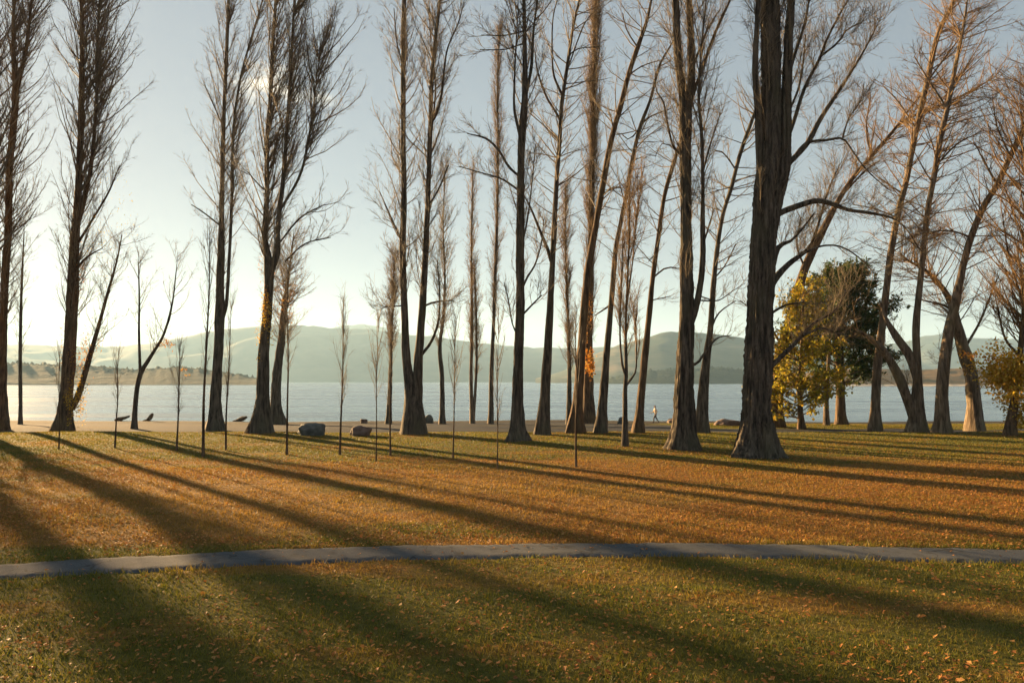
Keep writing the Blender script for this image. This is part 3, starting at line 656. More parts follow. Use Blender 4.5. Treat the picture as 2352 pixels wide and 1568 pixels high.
tree('poplar_tree', 'largest and nearest poplar, deeply fluted flared trunk with sweeping limbs on its right', (1740, 1048),
     [(1740, 1048, 76), (1740, 1000, 72), (1739, 931, 62), (1742, 840, 56), (1746, 753, 52), (1752, 620, 51), (1755, 540, 52), (1759, 437, 50), (1766, 340, 46), (1771, 250, 42), (1772, 156, 42), (1769, 0, 40), (1770, -150, 30)],
     stems=[[(1754, 500, 20), (1748, 420, 18), (1745, 340, 16), (1742, 266, 15), (1735, 156, 13), (1740, 31, 11), (1744, -120, 8)], [(1764, 560, 30), (1782, 470, 27), (1799, 400, 24), (1805, 344, 23), (1806, 219, 22), (1811, 94, 19), (1817, 0, 16), (1824, -150, 10)],
            [(1780, 420, 12), (1790, 340, 10), (1792, 219, 9), (1777, 134, 8), (1780, 0, 7), (1784, -100, 5)]],
     limbs=[[(1802, 385, 14), (1825, 362, 13), (1855, 328, 12), (1883, 275, 11), (1920, 219, 9), (1961, 156, 6), (1992, 103, 4), (2020, 47, 2)],
            [(1805, 330, 9), (1820, 290, 9), (1848, 203, 8), (1883, 134, 7), (1898, 94, 6), (1930, 31, 4), (1961, -20, 3)],
            [(1812, 170, 9), (1824, 130, 8), (1848, 56, 6), (1858, 0, 5), (1875, -90, 3)], [(1885, 130, 6), (1926, 97, 5), (1945, 69, 4), (1980, 52, 2)],
            [(1770, 505, 15), (1795, 488, 15), (1830, 474, 14), (1876, 461, 13), (1914, 469, 11), (1948, 482, 9), (1992, 488, 7), (2055, 503, 5), (2086, 532, 3), (2111, 572, 2)],
            [(1765, 668, 18), (1780, 640, 16), (1811, 607, 12), (1840, 585, 10), (1861, 566, 8), (1883, 503, 6), (1901, 441, 5), (1930, 375, 2)],
            [(1836, 588, 6), (1883, 566, 5), (1930, 566, 4), (1976, 594, 3), (2008, 628, 2)], [(1762, 850, 12), (1780, 832, 11), (1817, 797, 10), (1867, 744, 8), (1917, 713, 6), (1936, 685, 4), (1945, 653, 2)],
            [(1845, 770, 6), (1892, 753, 4), (1930, 772, 2)], [(1764, 725, 7), (1805, 700, 5), (1851, 694, 2)], [(1772, 620, 15), (1789, 566, 13), (1817, 553, 7), (1848, 519, 5), (1870, 490, 3)],
            [(1800, 400, 9), (1850, 330, 7), (1900, 322, 6), (1935, 318, 5), (1960, 350, 4), (1990, 390, 3), (2040, 435, 2)], [(1815, 250, 6), (1835, 200, 5), (1845, 140, 4), (1850, 80, 3)], [(1935, 318, 4), (1950, 270, 3), (1975, 235, 2), (1985, 190, 1.5)]],
     ext=6, br=230, brL=(0.9, 3.0), tw=9, tl=4, group=Wd, limb_br=36, sides=96, step=0.11, flare=0.5, flare_h=0.65, ridge=0.11, twigL=(0.3, 0.9), twig_r=0.75, t0=0.3, bias=(1, 0, 0), biasw=0.3)
tree('leaning_tree', 'leaning tree behind the largest poplar with one long dark limb pointing up and right', (1783, 970),
     [(1783, 970, 26), (1785, 900, 26), (1790, 830, 26), (1806, 769, 24), (1842, 635, 20), (1867, 575, 19), (1898, 513, 16), (1930, 453, 12), (1961, 406, 10), (2005, 355, 9), (2040, 315, 8), (2070, 281, 7), (2117, 259, 6), (2180, 234, 5), (2242, 203, 4), (2289, 172, 2)],
     limbs=[[(2060, 290, 5), (2110, 225, 4), (2170, 170, 2)], [(1935, 448, 5), (1990, 390, 4), (2020, 370, 2)], [(1850, 620, 5), (1830, 560, 4), (1840, 500, 3)], [(2000, 360, 4), (1990, 290, 3), (2000, 220, 2)], [(1800, 800, 7), (1760, 740, 4), (1700, 690, 2)]],
     d=52, ext=1, br=110, brL=(1.2, 3.6), brA=(0.6, 1.3), up=0.08, tw=9, tl=4, group=LN, limb_br=14, t0=0.55, twig='twig_red', bark='bark_brown')
tree('leaning_tree', 'lit trunk rising from behind the yellow-green tree and leaning right at the top', (2010, 990),
     [(2010, 990, 20), (2014, 863, 18), (2026, 753, 16), (2036, 660, 14), (2048, 566, 14), (2067, 472, 13), (2080, 422, 12), (2105, 297, 12), (2130, 188, 12), (2155, 78, 11), (2190, 5, 8)],
     limbs=[[(2060, 500, 4), (2010, 480, 3), (1960, 470, 2)], [(2130, 188, 5), (2180, 120, 4), (2250, 30, 2)], [(2105, 297, 4), (2060, 230, 3), (2030, 200, 2)], [(2048, 566, 4), (2100, 540, 3), (2150, 535, 2)]],
     ext=4, br=150, brL=(1.2, 3.6), brA=(0.7, 1.4), up=0.06, tw=9, tl=4, group=LN, limb_br=16, t0=0.35, twig='twig_red', bark='bark_pale')
tree('leaning_tree', 'sunlit tree with two thick limbs bending low to the left over the water', (2106, 992),
     [(2106, 992, 34), (2107, 930, 26), (2108, 863, 18), (2104, 753, 15), (2112, 660, 13), (2120, 582, 12), (2130, 488, 12), (2148, 390, 12), (2161, 312, 12), (2176, 250, 11), (2195, 150, 9), (2215, 50, 6)],
     stems=[], limbs=[[(2104, 985, 18), (2082, 912, 22), (2054, 845, 20), (2024, 800, 17), (1995, 775, 10), (1965, 755, 4)], [(2107, 880, 16), (2090, 820, 20), (2058, 772, 17), (2036, 735, 9), (2020, 690, 4)], [(2150, 380, 5), (2200, 330, 4), (2260, 300, 2)], [(2122, 580, 4), (2070, 540, 3), (2030, 530, 2)], [(2176, 250, 5), (2130, 180, 4), (2100, 130, 2)]],
     ext=4, br=150, brL=(1.2, 3.6), brA=(0.7, 1.4), up=0.06, tw=9, tl=4, group=LN, limb_br=14, t0=0.35, twig='twig_red', bark='bark_pale')
tree('leaning_tree', 'tree crossing its neighbour in an X, leaning off towards the upper right corner', (2165, 994),
     [(2165, 994, 30), (2163, 910, 26), (2170, 832, 24), (2181, 753, 22), (2192, 707, 20), (2205, 644, 15), (2230, 545, 14), (2261, 472, 13), (2289, 427, 12), (2320, 360, 12), (2352, 297, 11), (2400, 180, 8), (2440, 60, 4)],
     limbs=[[(2230, 545, 5), (2180, 530, 4), (2110, 535, 2)], [(2290, 425, 5), (2260, 370, 4), (2240, 330, 2)], [(2320, 360, 5), (2290, 290, 3), (2280, 230, 2)], [(2172, 850, 14), (2168, 830, 13), (2166, 820, 10)]],
     ext=2, br=150, brL=(1.2, 3.6), brA=(0.7, 1.4), up=0.06, tw=9, tl=4, group=LN, limb_br=16, t0=0.35, twig='twig_red', bark='bark_pale')
tree('leaning_tree', 'thick lit trunk leaning left to cross its neighbour below the X', (2242, 994),
     [(2242, 994, 30), (2234, 878, 27), (2218, 816, 26), (2202, 760, 22), (2189, 707, 16), (2170, 668, 12), (2148, 641, 10), (2123, 619, 8), (2085, 598, 4)],
     limbs=[[(2192, 715, 8), (2165, 700, 6), (2120, 690, 3)], [(2215, 800, 7), (2250, 740, 5), (2290, 640, 3)]],
     ext=1, br=90, brL=(1.2, 3.4), brA=(0.7, 1.4), up=0.08, tw=9, tl=4, group=LN, limb_br=16, t0=0.5, twig='twig_red', bark='bark_pale', d=48)
tree('shore_tree', 'tree at the right edge of the photo with golden foliage low and rusty twigs above', (2316, 1000),
     [(2316, 1000, 20), (2328, 930, 16), (2340, 850, 12), (2350, 740, 10), (2360, 600, 8), (2375, 400, 6), (2385, 220, 3)],
     limbs=[[(2345, 820, 7), (2310, 780, 5), (2290, 700, 3)], [(2352, 700, 5), (2320, 600, 4), (2300, 480, 2)]], ext=1, br=320, brL=(1.6, 4.4), brA=(0.5, 1.1), up=0.12, tw=10, tl=4, twig='twig_red', limb_br=20, t0=0.25, bark='bark_brown',
     leaves=[(2318, 860, 62, 60, 5200, 'leaf_yellow', 0.16, 0), (2345, 940, 30, 50, 1200, 'leaf_yellow', 0.15, 0), (2240, 815, 30, 20, 200, 'leaf_orange', 0.12, 0)])
tree('shore_tree', 'thin pale trunk between the yellow-green tree and the evergreen', (1898, 985), [(1898, 985, 12), (1898, 930, 10), (1902, 850, 8), (1906, 760, 6), (1904, 660, 3)], ext=1, br=50, brL=(0.8, 2.0), tw=7, tl=3, flare=0.4, sides=9, bark='bark_pale', t0=0.4, d=54)

# the row goes on past the frame: these only show by the shade they throw over the near lawn
for i, (x_, y_, hh) in enumerate(((-37.9, 47.5, 28), (-40.3, 46.5, 26), (-42.5, 45, 27), (-46.5, 43, 24), (-53, 47, 29), (-39, 39, 22), (-60, 44, 26), (-34, 33, 10))):
    pxx = lambda z_: CX + FOC * x_ / (y_ * math.cos(PITCH))
    def pt(z_, wm):
        # layout point of a world point (x_, y_, z_)
        a_, b_ = y_, z_ - CAM_H
        fw = a_ * math.cos(PITCH) + b_ * math.sin(PITCH); upv = -a_ * math.sin(PITCH) + b_ * math.cos(PITCH)
        return (CX + FOC * x_ / fw, CY - FOC * upv / fw, wm * FOC / y_)
    tree('poplar_tree', 'bare poplar standing beyond the left edge of the photo, throwing shade over the near lawn', (pt(0, 1)[0], pt(0, 1)[1]), [pt(0, 0.9 if hh > 12 else 0.3), pt(hh * 0.3, 0.6 if hh > 12 else 0.2), pt(hh * 0.7, 0.35 if hh > 12 else 0.12), pt(hh, 0.05)],
         d=y_, ext=0, br=340 if hh > 12 else 120, brL=(1.6, 4.8), brA=(0.4, 1.1), tw=6, tl=1, t0=0.12, group='poplars outside the frame', twig_r=1.9)

def vnoise_(p):
    out_ = np.zeros(len(p))
    for sc_, am in ((0.9, 0.65), (2.1, 0.35)):
        out_ += am * (0.5 + 0.5 * np.sin(p[:, 0] * sc_ * 2.1 + 1.7 * np.sin(p[:, 2] * sc_ * 1.3)) * np.cos(p[:, 1] * sc_ * 1.9 + 1.4 * np.sin(p[:, 0] * sc_)) * np.cos(p[:, 2] * sc_ * 2.3 + p[:, 1] * 0.6))
    return out_
# leafy crowns: limbs with sprays of leaves or needles
def leafy(name, label, base, trunk, d, n_l, L, ang, up, n_t, leaf_per, size, mat, t0, droop, aspect, lenpow):
    bx = at(base[0], base[1], d)[0]; bz = float(gz(bx, d)); off = np.array([bx, d, bz])
    root = empty(name, (bx, d, bz), label, 'tree')
    rows = px_path(trunk, d); rows = np.concatenate([[[bx, d, bz - 0.2, rows[0, 3]]], rows[1:]])
    V, F, P, r = bark_tube(rows, 12, 0.35, 0.6, 0.6, 0.06, 2.0, bz)
    mesh_obj('trunk', V - off, F, M['bark_brown'], root)
    i = np.linspace(0, len(P) - 1, 24).astype(int); main = P[i][None]
    B, LL, t = spawn(main, n_l, t0, 0.99, L[0], L[1], ang[0], ang[1], up, 7, 0.08, lambda t: np.clip(1.15 - (np.clip(t - t0, 0, 1) / (1 - t0)) ** lenpow, 0.22, 1))
    V, F = tubes(B, (0.012 + 0.012 * LL)[:, None] * np.linspace(1, 0.3, 7)[None], 5)
    parts = [(V, F)]
    T, LT, _ = spawn(B, n_l * n_t, 0.25, 1.0, 0.5, 1.3, 0.4, 1.0, 0.05, 4, 0.1)
    parts.append(tubes(T, np.full((len(T), 1), 0.010) * np.linspace(1, 0.4, 4)[None], 3))
    V, F = merge(parts); mesh_obj('branches', V - off, F, M['twig'], root)
    n = len(T) * leaf_per
    pi = rng.integers(0, len(T), n); k = rng.random(n) * 2.999; a = k.astype(int); f = (k - a)[:, None]
    pts = T[pi, a] * (1 - f) + T[pi, a + 1] * f + rng.normal(size=(n, 3)) * 0.07
    keep = vnoise_(pts) > 0.27; pts = pts[keep]
    V, F = leaf_quads(pts, size * (0.55 + 0.9 * rng.random(len(pts)) ** 2), droop, aspect)
    mesh_obj('crown', V - off, [F], M[mat], root)
leafy('evergreen_tree', 'dark green evergreen with a broad rounded crown behind the largest poplar', (1932, 990), [(1932, 990, 20), (1930, 880, 18), (1926, 780, 15), (1924, 690, 11), (1930, 615, 5)],
      56, 130, (3.0, 5.6), (0.9, 1.5), 0.10, 11, 42, 0.30, 'needles', 0.27, -0.4, 0.34, 2.2)
leafy('broadleaf_tree', 'yellow-green autumn tree beside the largest poplar, in front of the evergreen', (1840, 988), [(1840, 988, 13), (1838, 920, 11), (1840, 830, 8), (1843, 740, 6), (1846, 650, 3)],
      50, 140, (1.6, 3.6), (0.9, 1.5), 0.05, 8, 15, 0.19, 'leaf_lime', 0.09, 0.7, 0.8, 2.2)

# saplings planted on the lawn
SAP = 'thin saplings planted on the lawn'
def sapling(label, px, py, top, w, dens=34, lean=0, spread=1.0):
    h = py - top; w = w * 0.78; k1, k2, k3 = rng.uniform(-3.5, 3.5, 3)
    tree('sapling', label, (px, py), [(px, py, w), (px + lean * 0.2 + k1 * 0.6, py - h * 0.25, w * 0.8), (px + lean * 0.5 + k2, py - h * 0.5, w * 0.62), (px + lean * 0.8 + k3, py - h * 0.75, w * 0.4), (px + lean, top, w * 0.14)],
         ext=0, br=dens, brL=(0.6 * spread, 1.8 * spread), brA=(0.22, 0.5), up=0.22, tw=2.2, tl=1.2, flare=0.25, flare_h=0.15, ridge=0.03, sides=8, step=0.3, t0=float(rng.uniform(0.26, 0.42)), twig_r=0.58, twigL=(0.2, 0.6), group=SAP, category='sapling', bark='bark_brown', jit=0.05)
sapling('faint sapling in front of the broad leafy-footed poplar', 135, 1032, 800, 4, 22, 2, 0.7)
sapling('thin sapling left of the leaning shore tree with orange leaves', 264, 1028, 800, 5, 26, 8, 0.7)
sapling('short sapling with a pointed crown between the leaning shore tree and the boldest sapling', 405, 1034, 790, 6, 44, 8, 0.75)
sapling('boldest and tallest sapling, dark stem standing just left of the straight dark poplar', 467, 1048, 520, 9, 60, 14, 0.9)
sapling('thin sapling close on the right of the straight dark poplar', 519, 1034, 690, 6, 40, 12, 0.8)
sapling('upright sapling right of the forked poplar, near the grey boulder', 659, 1044, 610, 7, 50, 4, 0.8)
sapling('upright sapling standing between the grey and the reddish boulder', 780, 1044, 680, 7, 54, 8, 0.85)
sapling('faint sapling just right of the reddish boulder', 864, 1060, 720, 4, 34, 6, 0.8)
sapling('slim sapling left of the twin poplar, stem lit warm at the foot', 897, 1046, 700, 6, 30, 4, 0.7)
sapling('sapling between the twin poplar and the single straight poplar', 1040, 1052, 720, 5, 46, 6, 0.8)
sapling('faint sapling left of the single straight poplar, set forward on the lawn', 1142, 1076, 700, 4, 34, 4, 0.8)
sapling('sapling standing well forward before the broad-based leaning trunk', 1323, 1072, 700, 7, 36, 2, 0.8)

# ------------------------------------------------------------------ boulders, driftwood
m, nt, b, _ = new_mat('grey_stone')
f = tex_noise(nt, 3.5, 7); nt.links.new(ramp(nt, f, [(0.3, (0.045, 0.052, 0.045)), (0.55, (0.09, 0.097, 0.085)), (0.75, (0.15, 0.15, 0.13))]), b.inputs['Base Color'])
b.inputs['Roughness'].default_value = 0.9; bump(nt, b, f, 0.8, 0.08); M['stone'] = m
m, nt, b, _ = new_mat('reddish_stone')
f = tex_noise(nt, 3.0, 7); nt.links.new(ramp(nt, f, [(0.3, (0.075, 0.048, 0.035)), (0.55, (0.15, 0.10, 0.075)), (0.75, (0.21, 0.155, 0.115))]), b.inputs['Base Color'])
b.inputs['Roughness'].default_value = 0.9; bump(nt, b, f, 0.8, 0.08); M['stone_red'] = m
def boulder(name, label, px, py, w, h, mat, seed, boxy=0.5, d=None, depth=0.8, cat='boulder', rot=0.3):
    d = d or depth_at(px, py); k = d / FOC
    p = at(px, py, d); z = float(gz(p[0], d))
    bm = bmesh.new(); bmesh.ops.create_icosphere(bm, subdivisions=4, radius=1.0)
    sx, sz, sy = w * k / 2, h * k, w * k / 2 * depth
    for v in bm.verts:
        c = v.co.copy()
        mxc = max(abs(c.x), abs(c.y), abs(c.z)); cube = c / mxc
        c = c.lerp(cube, boxy)
        n = mnoise.fractal(c * 1.1 + Vector((seed, seed * 2, 0)), 1.0, 2.0, 5) * 0.22
        fac = mnoise.cell(c * 1.4 + Vector((seed, 0, 0))) * 0.05
        c = c * (1 + n + fac)
        v.co = Vector((c.x * sx, c.y * sy, (c.z * 0.62 + 0.38) * sz))
    me = bpy.data.meshes.new(name); bm.to_mesh(me); bm.free()
    for pl in me.polygons: pl.use_smooth = True
    me.materials.append(M[mat]); o = bpy.data.objects.new(name, me); C.objects.link(o)
    o.location = (p[0], d, z); o.rotation_euler = (0, 0, rot)
    return tag(o, label, cat)
boulder('boulder', 'grey blocky boulder at the lawn edge right of the forked poplar', 716, 999, 54, 26, 'stone', 1.7, 0.65)
boulder('boulder', 'reddish sloping boulder at the lawn edge left of the twin poplar', 829, 1000, 46, 22, 'stone_red', 4.2, 0.3)
boulder('rock', 'small dark rock on the gravel shore above the reddish boulder', 836, 972, 16, 10, 'stone_red', 6.2, 0.5, cat='rock')
boulder('rock', 'round dark rock on the shore beside the short young poplar', 1431, 974, 24, 16, 'stone', 2.9, 0.2, cat='rock')
boulder('rock', 'long low brown rock on the shore between the two largest poplars', 1671, 977, 56, 14, 'stone_red', 8.8, 0.2, cat='rock')
boulder('rock', 'low tan rock at the waterline left of the big double poplar', 1553, 972, 40, 12, 'stone_red', 11.3, 0.2, cat='rock')
boulder('rock', 'dark rock at the waterline against the foot of the twin poplar', 985, 972, 22, 20, 'stone', 13.3, 0.3, cat='rock')
def driftwood(label, px, py, pts, w):
    d = depth_at(px, py); p = at(px, py, d); k = d / FOC; z = float(gz(p[0], d))
    rows = np.array([(a * k, bb * k * 0.6, c * k + 0.05, ww * k / 2) for a, bb, c, ww in pts])
    V, F, _, _ = bark_tube(rows, 12, 0.12, 0, 1, 0.16, px)
    o = mesh_obj('driftwood', V, F, M['bark_brown']); o.location = (p[0], d, z - 0.04)
    return tag(o, label, 'driftwood')
driftwood('dark driftwood log slanting up at the waterline behind the second sapling', 275, 967, [(-10, 0, 0, 9), (-2, 2, 4, 9), (8, 4, 7, 7), (20, 5, 11, 4)], 8)
driftwood('upright dark driftwood stump at the waterline right of the leaning shore tree', 345, 967, [(-16, 0, 0, 5), (-6, 1, 2, 9), (0, 2, 9, 10), (4, 2, 16, 6)], 8)
driftwood('wedge shaped driftwood log at the waterline left of the forked poplar', 553, 968, [(-18, 0, 0, 4), (-6, 0, 3, 8), (4, 2, 7, 10), (12, 3, 10, 6)], 8)

# ------------------------------------------------------------------ person walking along the shore
def person(px, py):
    d = depth_at(px, py); p = at(px, py, d); z = float(gz(p[0], d))
    J = {'pel': (0, 0, .95, .15, .12), 'waist': (0.01, 0, 1.10, .135, .10), 'chest': (0.03, 0, 1.30, .165, .12), 'sh': (0.04, 0, 1.44, .11, .09), 'neck': (0.05, 0, 1.52, .055, .055), 'head0': (0.06, 0, 1.60, .078, .085), 'head1': (0.07, 0, 1.70, .085, .095), 'head2': (0.065, 0, 1.775, .055, .06),
         'hipL': (0.0, .09, .90, .095, .095), 'kneeL': (0.20, .09, .50, .062, .062), 'ankL': (0.22, .09, .10, .042, .042), 'toeL': (0.36, .09, .045, .036, .03),
         'hipR': (0.0, -.09, .90, .095, .095), 'kneeR': (-0.06, -.09, .50, .062, .062), 'ankR': (-0.32, -.09, .14, .042, .042), 'toeR': (-0.22, -.09, .045, .036, .03),
         'shL': (0.04, .19, 1.41, .062, .062), 'elL': (-0.10, .24, 1.15, .045, .045), 'wrL': (0.03, .24, .93, .030, .030), 'haL': (0.06, .24, .85, .038, .022),
         'shR': (0.04, -.19, 1.41, .062, .062), 'elR': (0.14, -.24, 1.15, .045, .045), 'wrR': (0.33, -.23, 1.04, .030, .030), 'haR': (0.41, -.22, 1.03, .022, .036)}
    E = [('pel', 'waist'), ('waist', 'chest'), ('chest', 'sh'), ('sh', 'neck'), ('neck', 'head0'), ('head0', 'head1'), ('head1', 'head2'), ('pel', 'hipL'), ('hipL', 'kneeL'), ('kneeL', 'ankL'), ('ankL', 'toeL'),
         ('pel', 'hipR'), ('hipR', 'kneeR'), ('kneeR', 'ankR'), ('ankR', 'toeR'), ('sh', 'shL'), ('shL', 'elL'), ('elL', 'wrL'), ('wrL', 'haL'), ('sh', 'shR'), ('shR', 'elR'), ('elR', 'wrR'), ('wrR', 'haR')]
    for s, sg in (('L', 1), ('R', -1)):     # five unequal fingers on each hand
        hx, hy, hz = J['ha' + s][:3]; wx, wy, wz = J['wr' + s][:3]
        dv = Vector((hx - wx, 0, hz - wz)).normalized(); side = Vector((-dv.z, 0, dv.x))
        for q, (o_, ln) in enumerate(((-.03, .07), (-.011, .08), (.009, .075), (.028, .058))):
            a = Vector((hx, hy, hz)) + side * o_ * .8 + dv * .03; bq = a + dv * ln * .55 + Vector((0, -sg * .008, 0)); cq = bq + dv * ln * .4 + Vector((0, -sg * .02, 0))
            J[f'f{s}{q}a'] = (*a, .011, .011); J[f'f{s}{q}b'] = (*bq, .0095, .0095); J[f'f{s}{q}c'] = (*cq, .008, .008)
            E += [('ha' + s, f'f{s}{q}a'), (f'f{s}{q}a', f'f{s}{q}b'), (f'f{s}{q}b', f'f{s}{q}c')]
        a = Vector((hx, hy, hz)) - side * .04 + dv * .0; bq = a - side * .02 + dv * .04
        J[f't{s}a'] = (*a, .012, .012); J[f't{s}b'] = (*bq, .010, .010); E += [('ha' + s, f't{s}a'), (f't{s}a', f't{s}b')]
    keys = list(J); me = bpy.data.meshes.new('body'); me.from_pydata([J[k][:3] for k in keys], [(keys.index(a), keys.index(bb)) for a, bb in E], [])
    o = bpy.data.objects.new('body_skeleton', me); C.objects.link(o)
    sk = o.modifiers.new('skin', 'SKIN'); sk.use_smooth_shade = True
    for i, k in enumerate(keys):
        me.skin_vertices[0].data[i].radius = J[k][3:5]; me.skin_vertices[0].data[i].use_root = (k == 'pel')
    ss = o.modifiers.new('sub', 'SUBSURF'); ss.levels = 1; ss.render_levels = 1
    dg = bpy.context.evaluated_depsgraph_get(); ev = o.evaluated_get(dg); bme = bpy.data.meshes.new_from_object(ev)
    bpy.data.objects.remove(o)
    def plain(name, col, rough=0.8):
        mm, nt_, bb_, _ = new_mat(name); f_ = tex_noise(nt_, 40, 3)
        nt_.links.new(ramp(nt_, f_, [(0.3, tuple(x * .8 for x in col)), (0.7, col)]), bb_.inputs['Base Color']); bb_.inputs['Roughness'].default_value = rough
        return mm
    root = empty('person', (p[0], d, z + 0.0), 'person in a pale top and dark trousers walking along the lake shore', 'person')
    root.rotation_euler = (0, 0, math.pi)
    bme.materials.clear(); bme.materials.append(plain('skin', (0.45, 0.28, 0.2)))
    body = bpy.data.objects.new('body', bme); C.objects.link(body); body.parent = root
    # face: nose, ears and eyes sit on the head
    co = np.array([v.co[:] for v in bme.vertices]); nr = np.array([v.normal[:] for v in bme.vertices])
    polys = [list(pl.vertices) for pl in bme.polygons]
    def garment(name, keep, puff, col):
        sel = [pl for pl in polys if all(keep(co[i]) for i in pl)]
        used = sorted({i for pl in sel for i in pl}); mp = {i: n for n, i in enumerate(used)}
        g = bpy.data.meshes.new(name); g.from_pydata([tuple(co[i] + nr[i] * puff) for i in used], [], [[mp[i] for i in pl] for pl in sel])
        for pl in g.polygons: pl.use_smooth = True
        g.materials.append(plain(name + '_cloth', col)); go = bpy.data.objects.new(name, g); C.objects.link(go); go.parent = root
        so = go.modifiers.new('thick', 'SOLIDIFY'); so.thickness = 0.012; so.offset = -1
    arm = lambda c: abs(c[1]) > 0.17
    garment('jacket', lambda c: (0.88 < c[2] < 1.50 and not (arm(c) and c[2] < 1.02)) or (arm(c) and c[2] > 0.98 and c[0] < 0.31), 0.02, (0.62, 0.50, 0.36))
    garment('trousers', lambda c: 0.13 < c[2] < 0.96 and abs(c[1]) < 0.2, 0.014, (0.05, 0.055, 0.07))
    garment('shoe', lambda c: c[2] < 0.15 and c[1] > 0, 0.012, (0.06, 0.05, 0.045)); garment('shoe', lambda c: c[2] < 0.2 and c[1] < 0 and c[0] < -0.1, 0.012, (0.06, 0.05, 0.045))
    garment('hair', lambda c: c[2] > 1.62 and (c[0] < 0.075 or c[2] > 1.745), 0.014, (0.06, 0.04, 0.025))
    V, F = [], []
    for nm, x, y, zz, r, sc in (('nose', .155, 0, 1.665, .02, (1, .7, 1.3)), ('ear', .075, .088, 1.67, .03, (.8, .35, 1.2)), ('ear', .075, -.088, 1.67, .03, (.8, .35, 1.2))):
        bm = bmesh.new()
        r_ = bmesh.ops.create_icosphere(bm, subdivisions=2, radius=r)
        for v in r_['verts']: v.co = Vector((v.co.x * sc[0] + x, v.co.y * sc[1] + y, v.co.z * sc[2] + zz))
        g = bpy.data.meshes.new(nm); bm.to_mesh(g); bm.free(); g.materials.append(bme.materials[0]); fo = bpy.data.objects.new(nm, g); C.objects.link(fo); fo.parent = body
person(1506, 971)

# ------------------------------------------------------------------ lawn cover: grass blades and fallen leaves
def scatter(n, d0, d1, power, pad=1.25):
    """points over the lawn wedge in front of the camera, denser near"""
    d = (d0 ** power + rng.random(n) * (d1 ** power - d0 ** power)) ** (1 / power)
    x = (rng.random(n) * 2 - 1) * 0.75 * pad * d
    return x, d
def vnoise(x, y, s):
    """cheap smooth value noise"""
    g = np.random.default_rng(5).random((256, 256)); u, v = x * s + 1000, y * s + 1000
    i, j = np.floor(u).astype(int), np.floor(v).astype(int); fu, fv = u - i, v - j
    fu = fu * fu * (3 - 2 * fu); fv = fv * fv * (3 - 2 * fv)
    q = lambda a, b_: g[a % 256, b_ % 256]
    return (q(i, j) * (1 - fu) + q(i + 1, j) * fu) * (1 - fv) + (q(i, j + 1) * (1 - fu) + q(i + 1, j + 1) * fu) * fv
def lawn_ok(x, y, pad=0.0):
    gr = (y > gravel_near(x) - 0.15) & (y < gravel_far(x))
    return ~on_path(x, y, pad) & ~gr & (y < np.where(x > 14, 66, 46.5))
m, nt, b, out = new_mat('grass_blades')
pn = litter_belt(nt, tex_noise(nt, 0.55, 5, (0.28, 1.0, 1)))
c1 = ramp(nt, island(nt), [(0.0, (0.06, 0.08, 0.010)), (0.5, (0.14, 0.14, 0.016)), (1.0, (0.24, 0.18, 0.03))])
c2 = ramp(nt, island(nt), [(0.0, (0.16, 0.11, 0.018)), (0.5, (0.28, 0.165, 0.03)), (1.0, (0.38, 0.22, 0.045))])
c = mixc(nt, ramp_fac(nt, pn, 0.42, 0.60), c1, c2)
nt.links.new(c, b.inputs['Base Color']); b.inputs['Roughness'].default_value = 0.6; b.inputs['Specular IOR Level'].default_value = 0.25
t = nt.nodes.new('ShaderNodeBsdfTranslucent'); nt.links.new(c, t.inputs['Color'])
mx = nt.nodes.new('ShaderNodeMixShader'); mx.inputs[0].default_value = 0.45
nt.links.new(b.outputs[0], mx.inputs[1]); nt.links.new(t.outputs[0], mx.inputs[2]); nt.links.new(mx.outputs[0], out.inputs['Surface'])
M['grass'] = m
x, y = scatter(540000, 6.5, 66, 0.75)
ok = lawn_ok(x, y, -0.10 * rng.random(len(x)) ** 2); x, y = x[ok], y[ok]; n = len(x)
hgt = (0.028 + 0.035 * rng.random(n)) * (0.45 + 0.6 * vnoise(x, y, 0.7) + 0.9 * vnoise(x, y, 3.1) ** 2); wid = 0.0028 + 0.00042 * y
hgt = hgt * (1 + np.exp(-np.minimum(np.abs(y - np.interp(x, pxs, path_far)), np.abs(y - np.interp(x, pxs, path_near))) / 0.2) * 0.9)
z = gz(x, y); a = rng.random(n) * 2 * np.pi; lx_, ly_ = rng.normal(size=n) * 0.55, rng.normal(size=n) * 0.55
dx, dy = np.cos(a) * wid, np.sin(a) * wid
V = np.stack([np.stack([x - dx, y - dy, z - 0.004], -1), np.stack([x + dx, y + dy, z - 0.004], -1), np.stack([x + lx_ * hgt, y + ly_ * hgt, z + hgt], -1)], 1).reshape(-1, 3)
o = mesh_obj('grass', V, [np.arange(n * 3).reshape(-1, 3)], M['grass'], smooth=False, kind='stuff'); o['label'] = 'short mown lawn grass, green and straw coloured, in front of the lake'

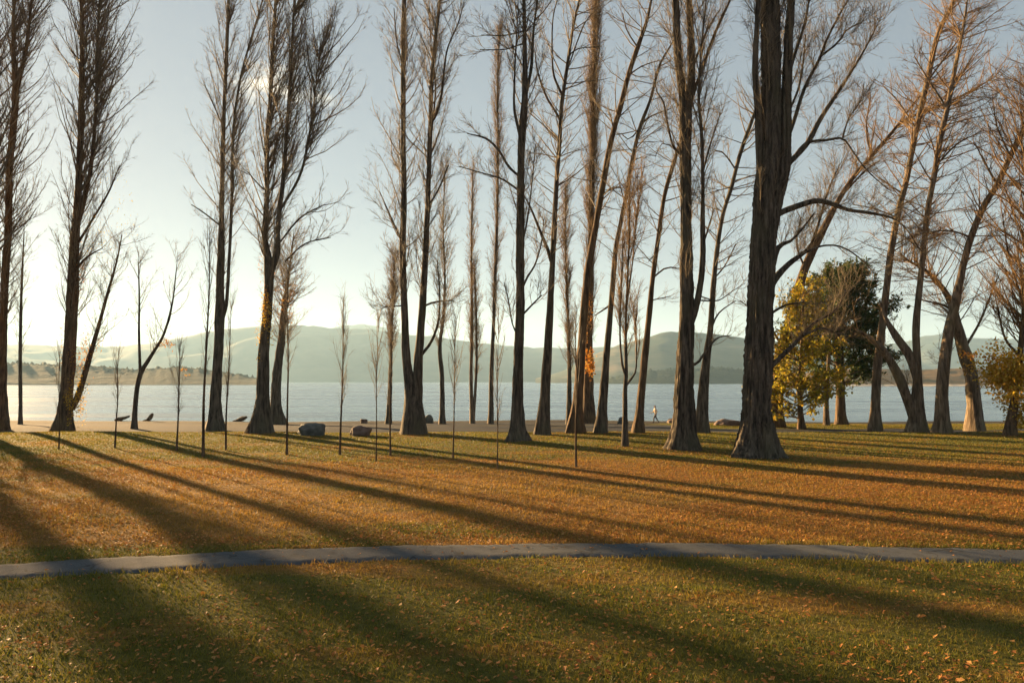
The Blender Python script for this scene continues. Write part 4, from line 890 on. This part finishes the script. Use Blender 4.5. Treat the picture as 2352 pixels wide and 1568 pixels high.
M['litter'] = leaf_mat('fallen_leaves', [(0.0, (0.20, 0.075, 0.018)), (0.35, (0.34, 0.135, 0.03)), (0.7, (0.44, 0.19, 0.045)), (0.95, (0.46, 0.25, 0.08)), (1.0, (0.46, 0.13, 0.03))], 0.25)
x, y = scatter(330000, 6.5, 60, 0.95)
feet = [(o_.location.x, o_.location.y) for o_ in scene.objects if o_.type == 'EMPTY' and o_.location.y < 46 and o_['category'] == 'tree']
def drift(x, y):
    return sum(np.exp(-((x - a_) ** 2 + (y - b_ + 0.6) ** 2) / 2.2) for a_, b_ in feet)
dens = np.clip((vnoise(x * 0.35, y, 0.45) * 0.6 + vnoise(x * 0.5, y, 1.4) * 0.4 - 0.24) * 2.6, 0.08, 1)
ok = (lawn_ok(x, y) | (on_path(x, y) & (rng.random(len(x)) < 0.10))) & (rng.random(len(x)) < dens * (0.22 + 0.78 * sstep(12.5, 15, y)) * (1 - 0.65 * sstep(26, 33, y)) * (1 + 2.5 * drift(x, y))); x, y = x[ok], y[ok]; n = len(x)
s = (0.016 + 0.026 * rng.random(n) ** 1.5); z = gz(x, y) + 0.012 + 0.03 * rng.random(n) + 0.03 * on_path(x, y)
a = rng.random(n) * 2 * np.pi; ti, tj = rng.normal(size=n) * 0.3, rng.normal(size=n) * 0.3
ca, sa = np.cos(a), np.sin(a)
corners = []
for u_, v_, w_ in ((-1, 0, 0), (0, -0.7, 0.25), (1.05, 0, 0), (0, 0.7, 0.25)):
    px_, py_ = (u_ * ca - v_ * sa) * s, (u_ * sa + v_ * ca) * s
    corners.append(np.stack([x + px_, y + py_, z + ti * px_ + tj * py_ + w_ * s], -1))
V = np.stack(corners, 1).reshape(-1, 3)
o = mesh_obj('fallen_leaves', V, [np.arange(n * 4).reshape(-1, 4)], M['litter'], smooth=False, kind='stuff'); o['label'] = 'orange and brown fallen leaves strewn over the lawn'

# ------------------------------------------------------------------ haze over the lake
m = bpy.data.materials.new('haze_air'); m.use_nodes = True; nt = m.node_tree; nt.nodes.clear()
out = nt.nodes.new('ShaderNodeOutputMaterial'); pv = nt.nodes.new('ShaderNodeVolumePrincipled')
pv.inputs['Color'].default_value = (0.45, 0.72, 1.0, 1); pv.inputs['Density'].default_value = 0.00012; pv.inputs['Anisotropy'].default_value = 0.2
nt.links.new(pv.outputs[0], out.inputs['Volume'])
bm = bmesh.new(); bmesh.ops.create_cube(bm, size=1.0)
for v in bm.verts: v.co = Vector((v.co.x * 14000, (v.co.y + 0.5) * 8600 - 900, (v.co.z + 0.5) * 560 - 5.5))
me = bpy.data.meshes.new('haze'); bm.to_mesh(me); bm.free(); me.materials.append(m)
hz = bpy.data.objects.new('haze', me); C.objects.link(hz); hz['kind'] = 'stuff'; hz['label'] = 'thin pale evening haze over the lake'
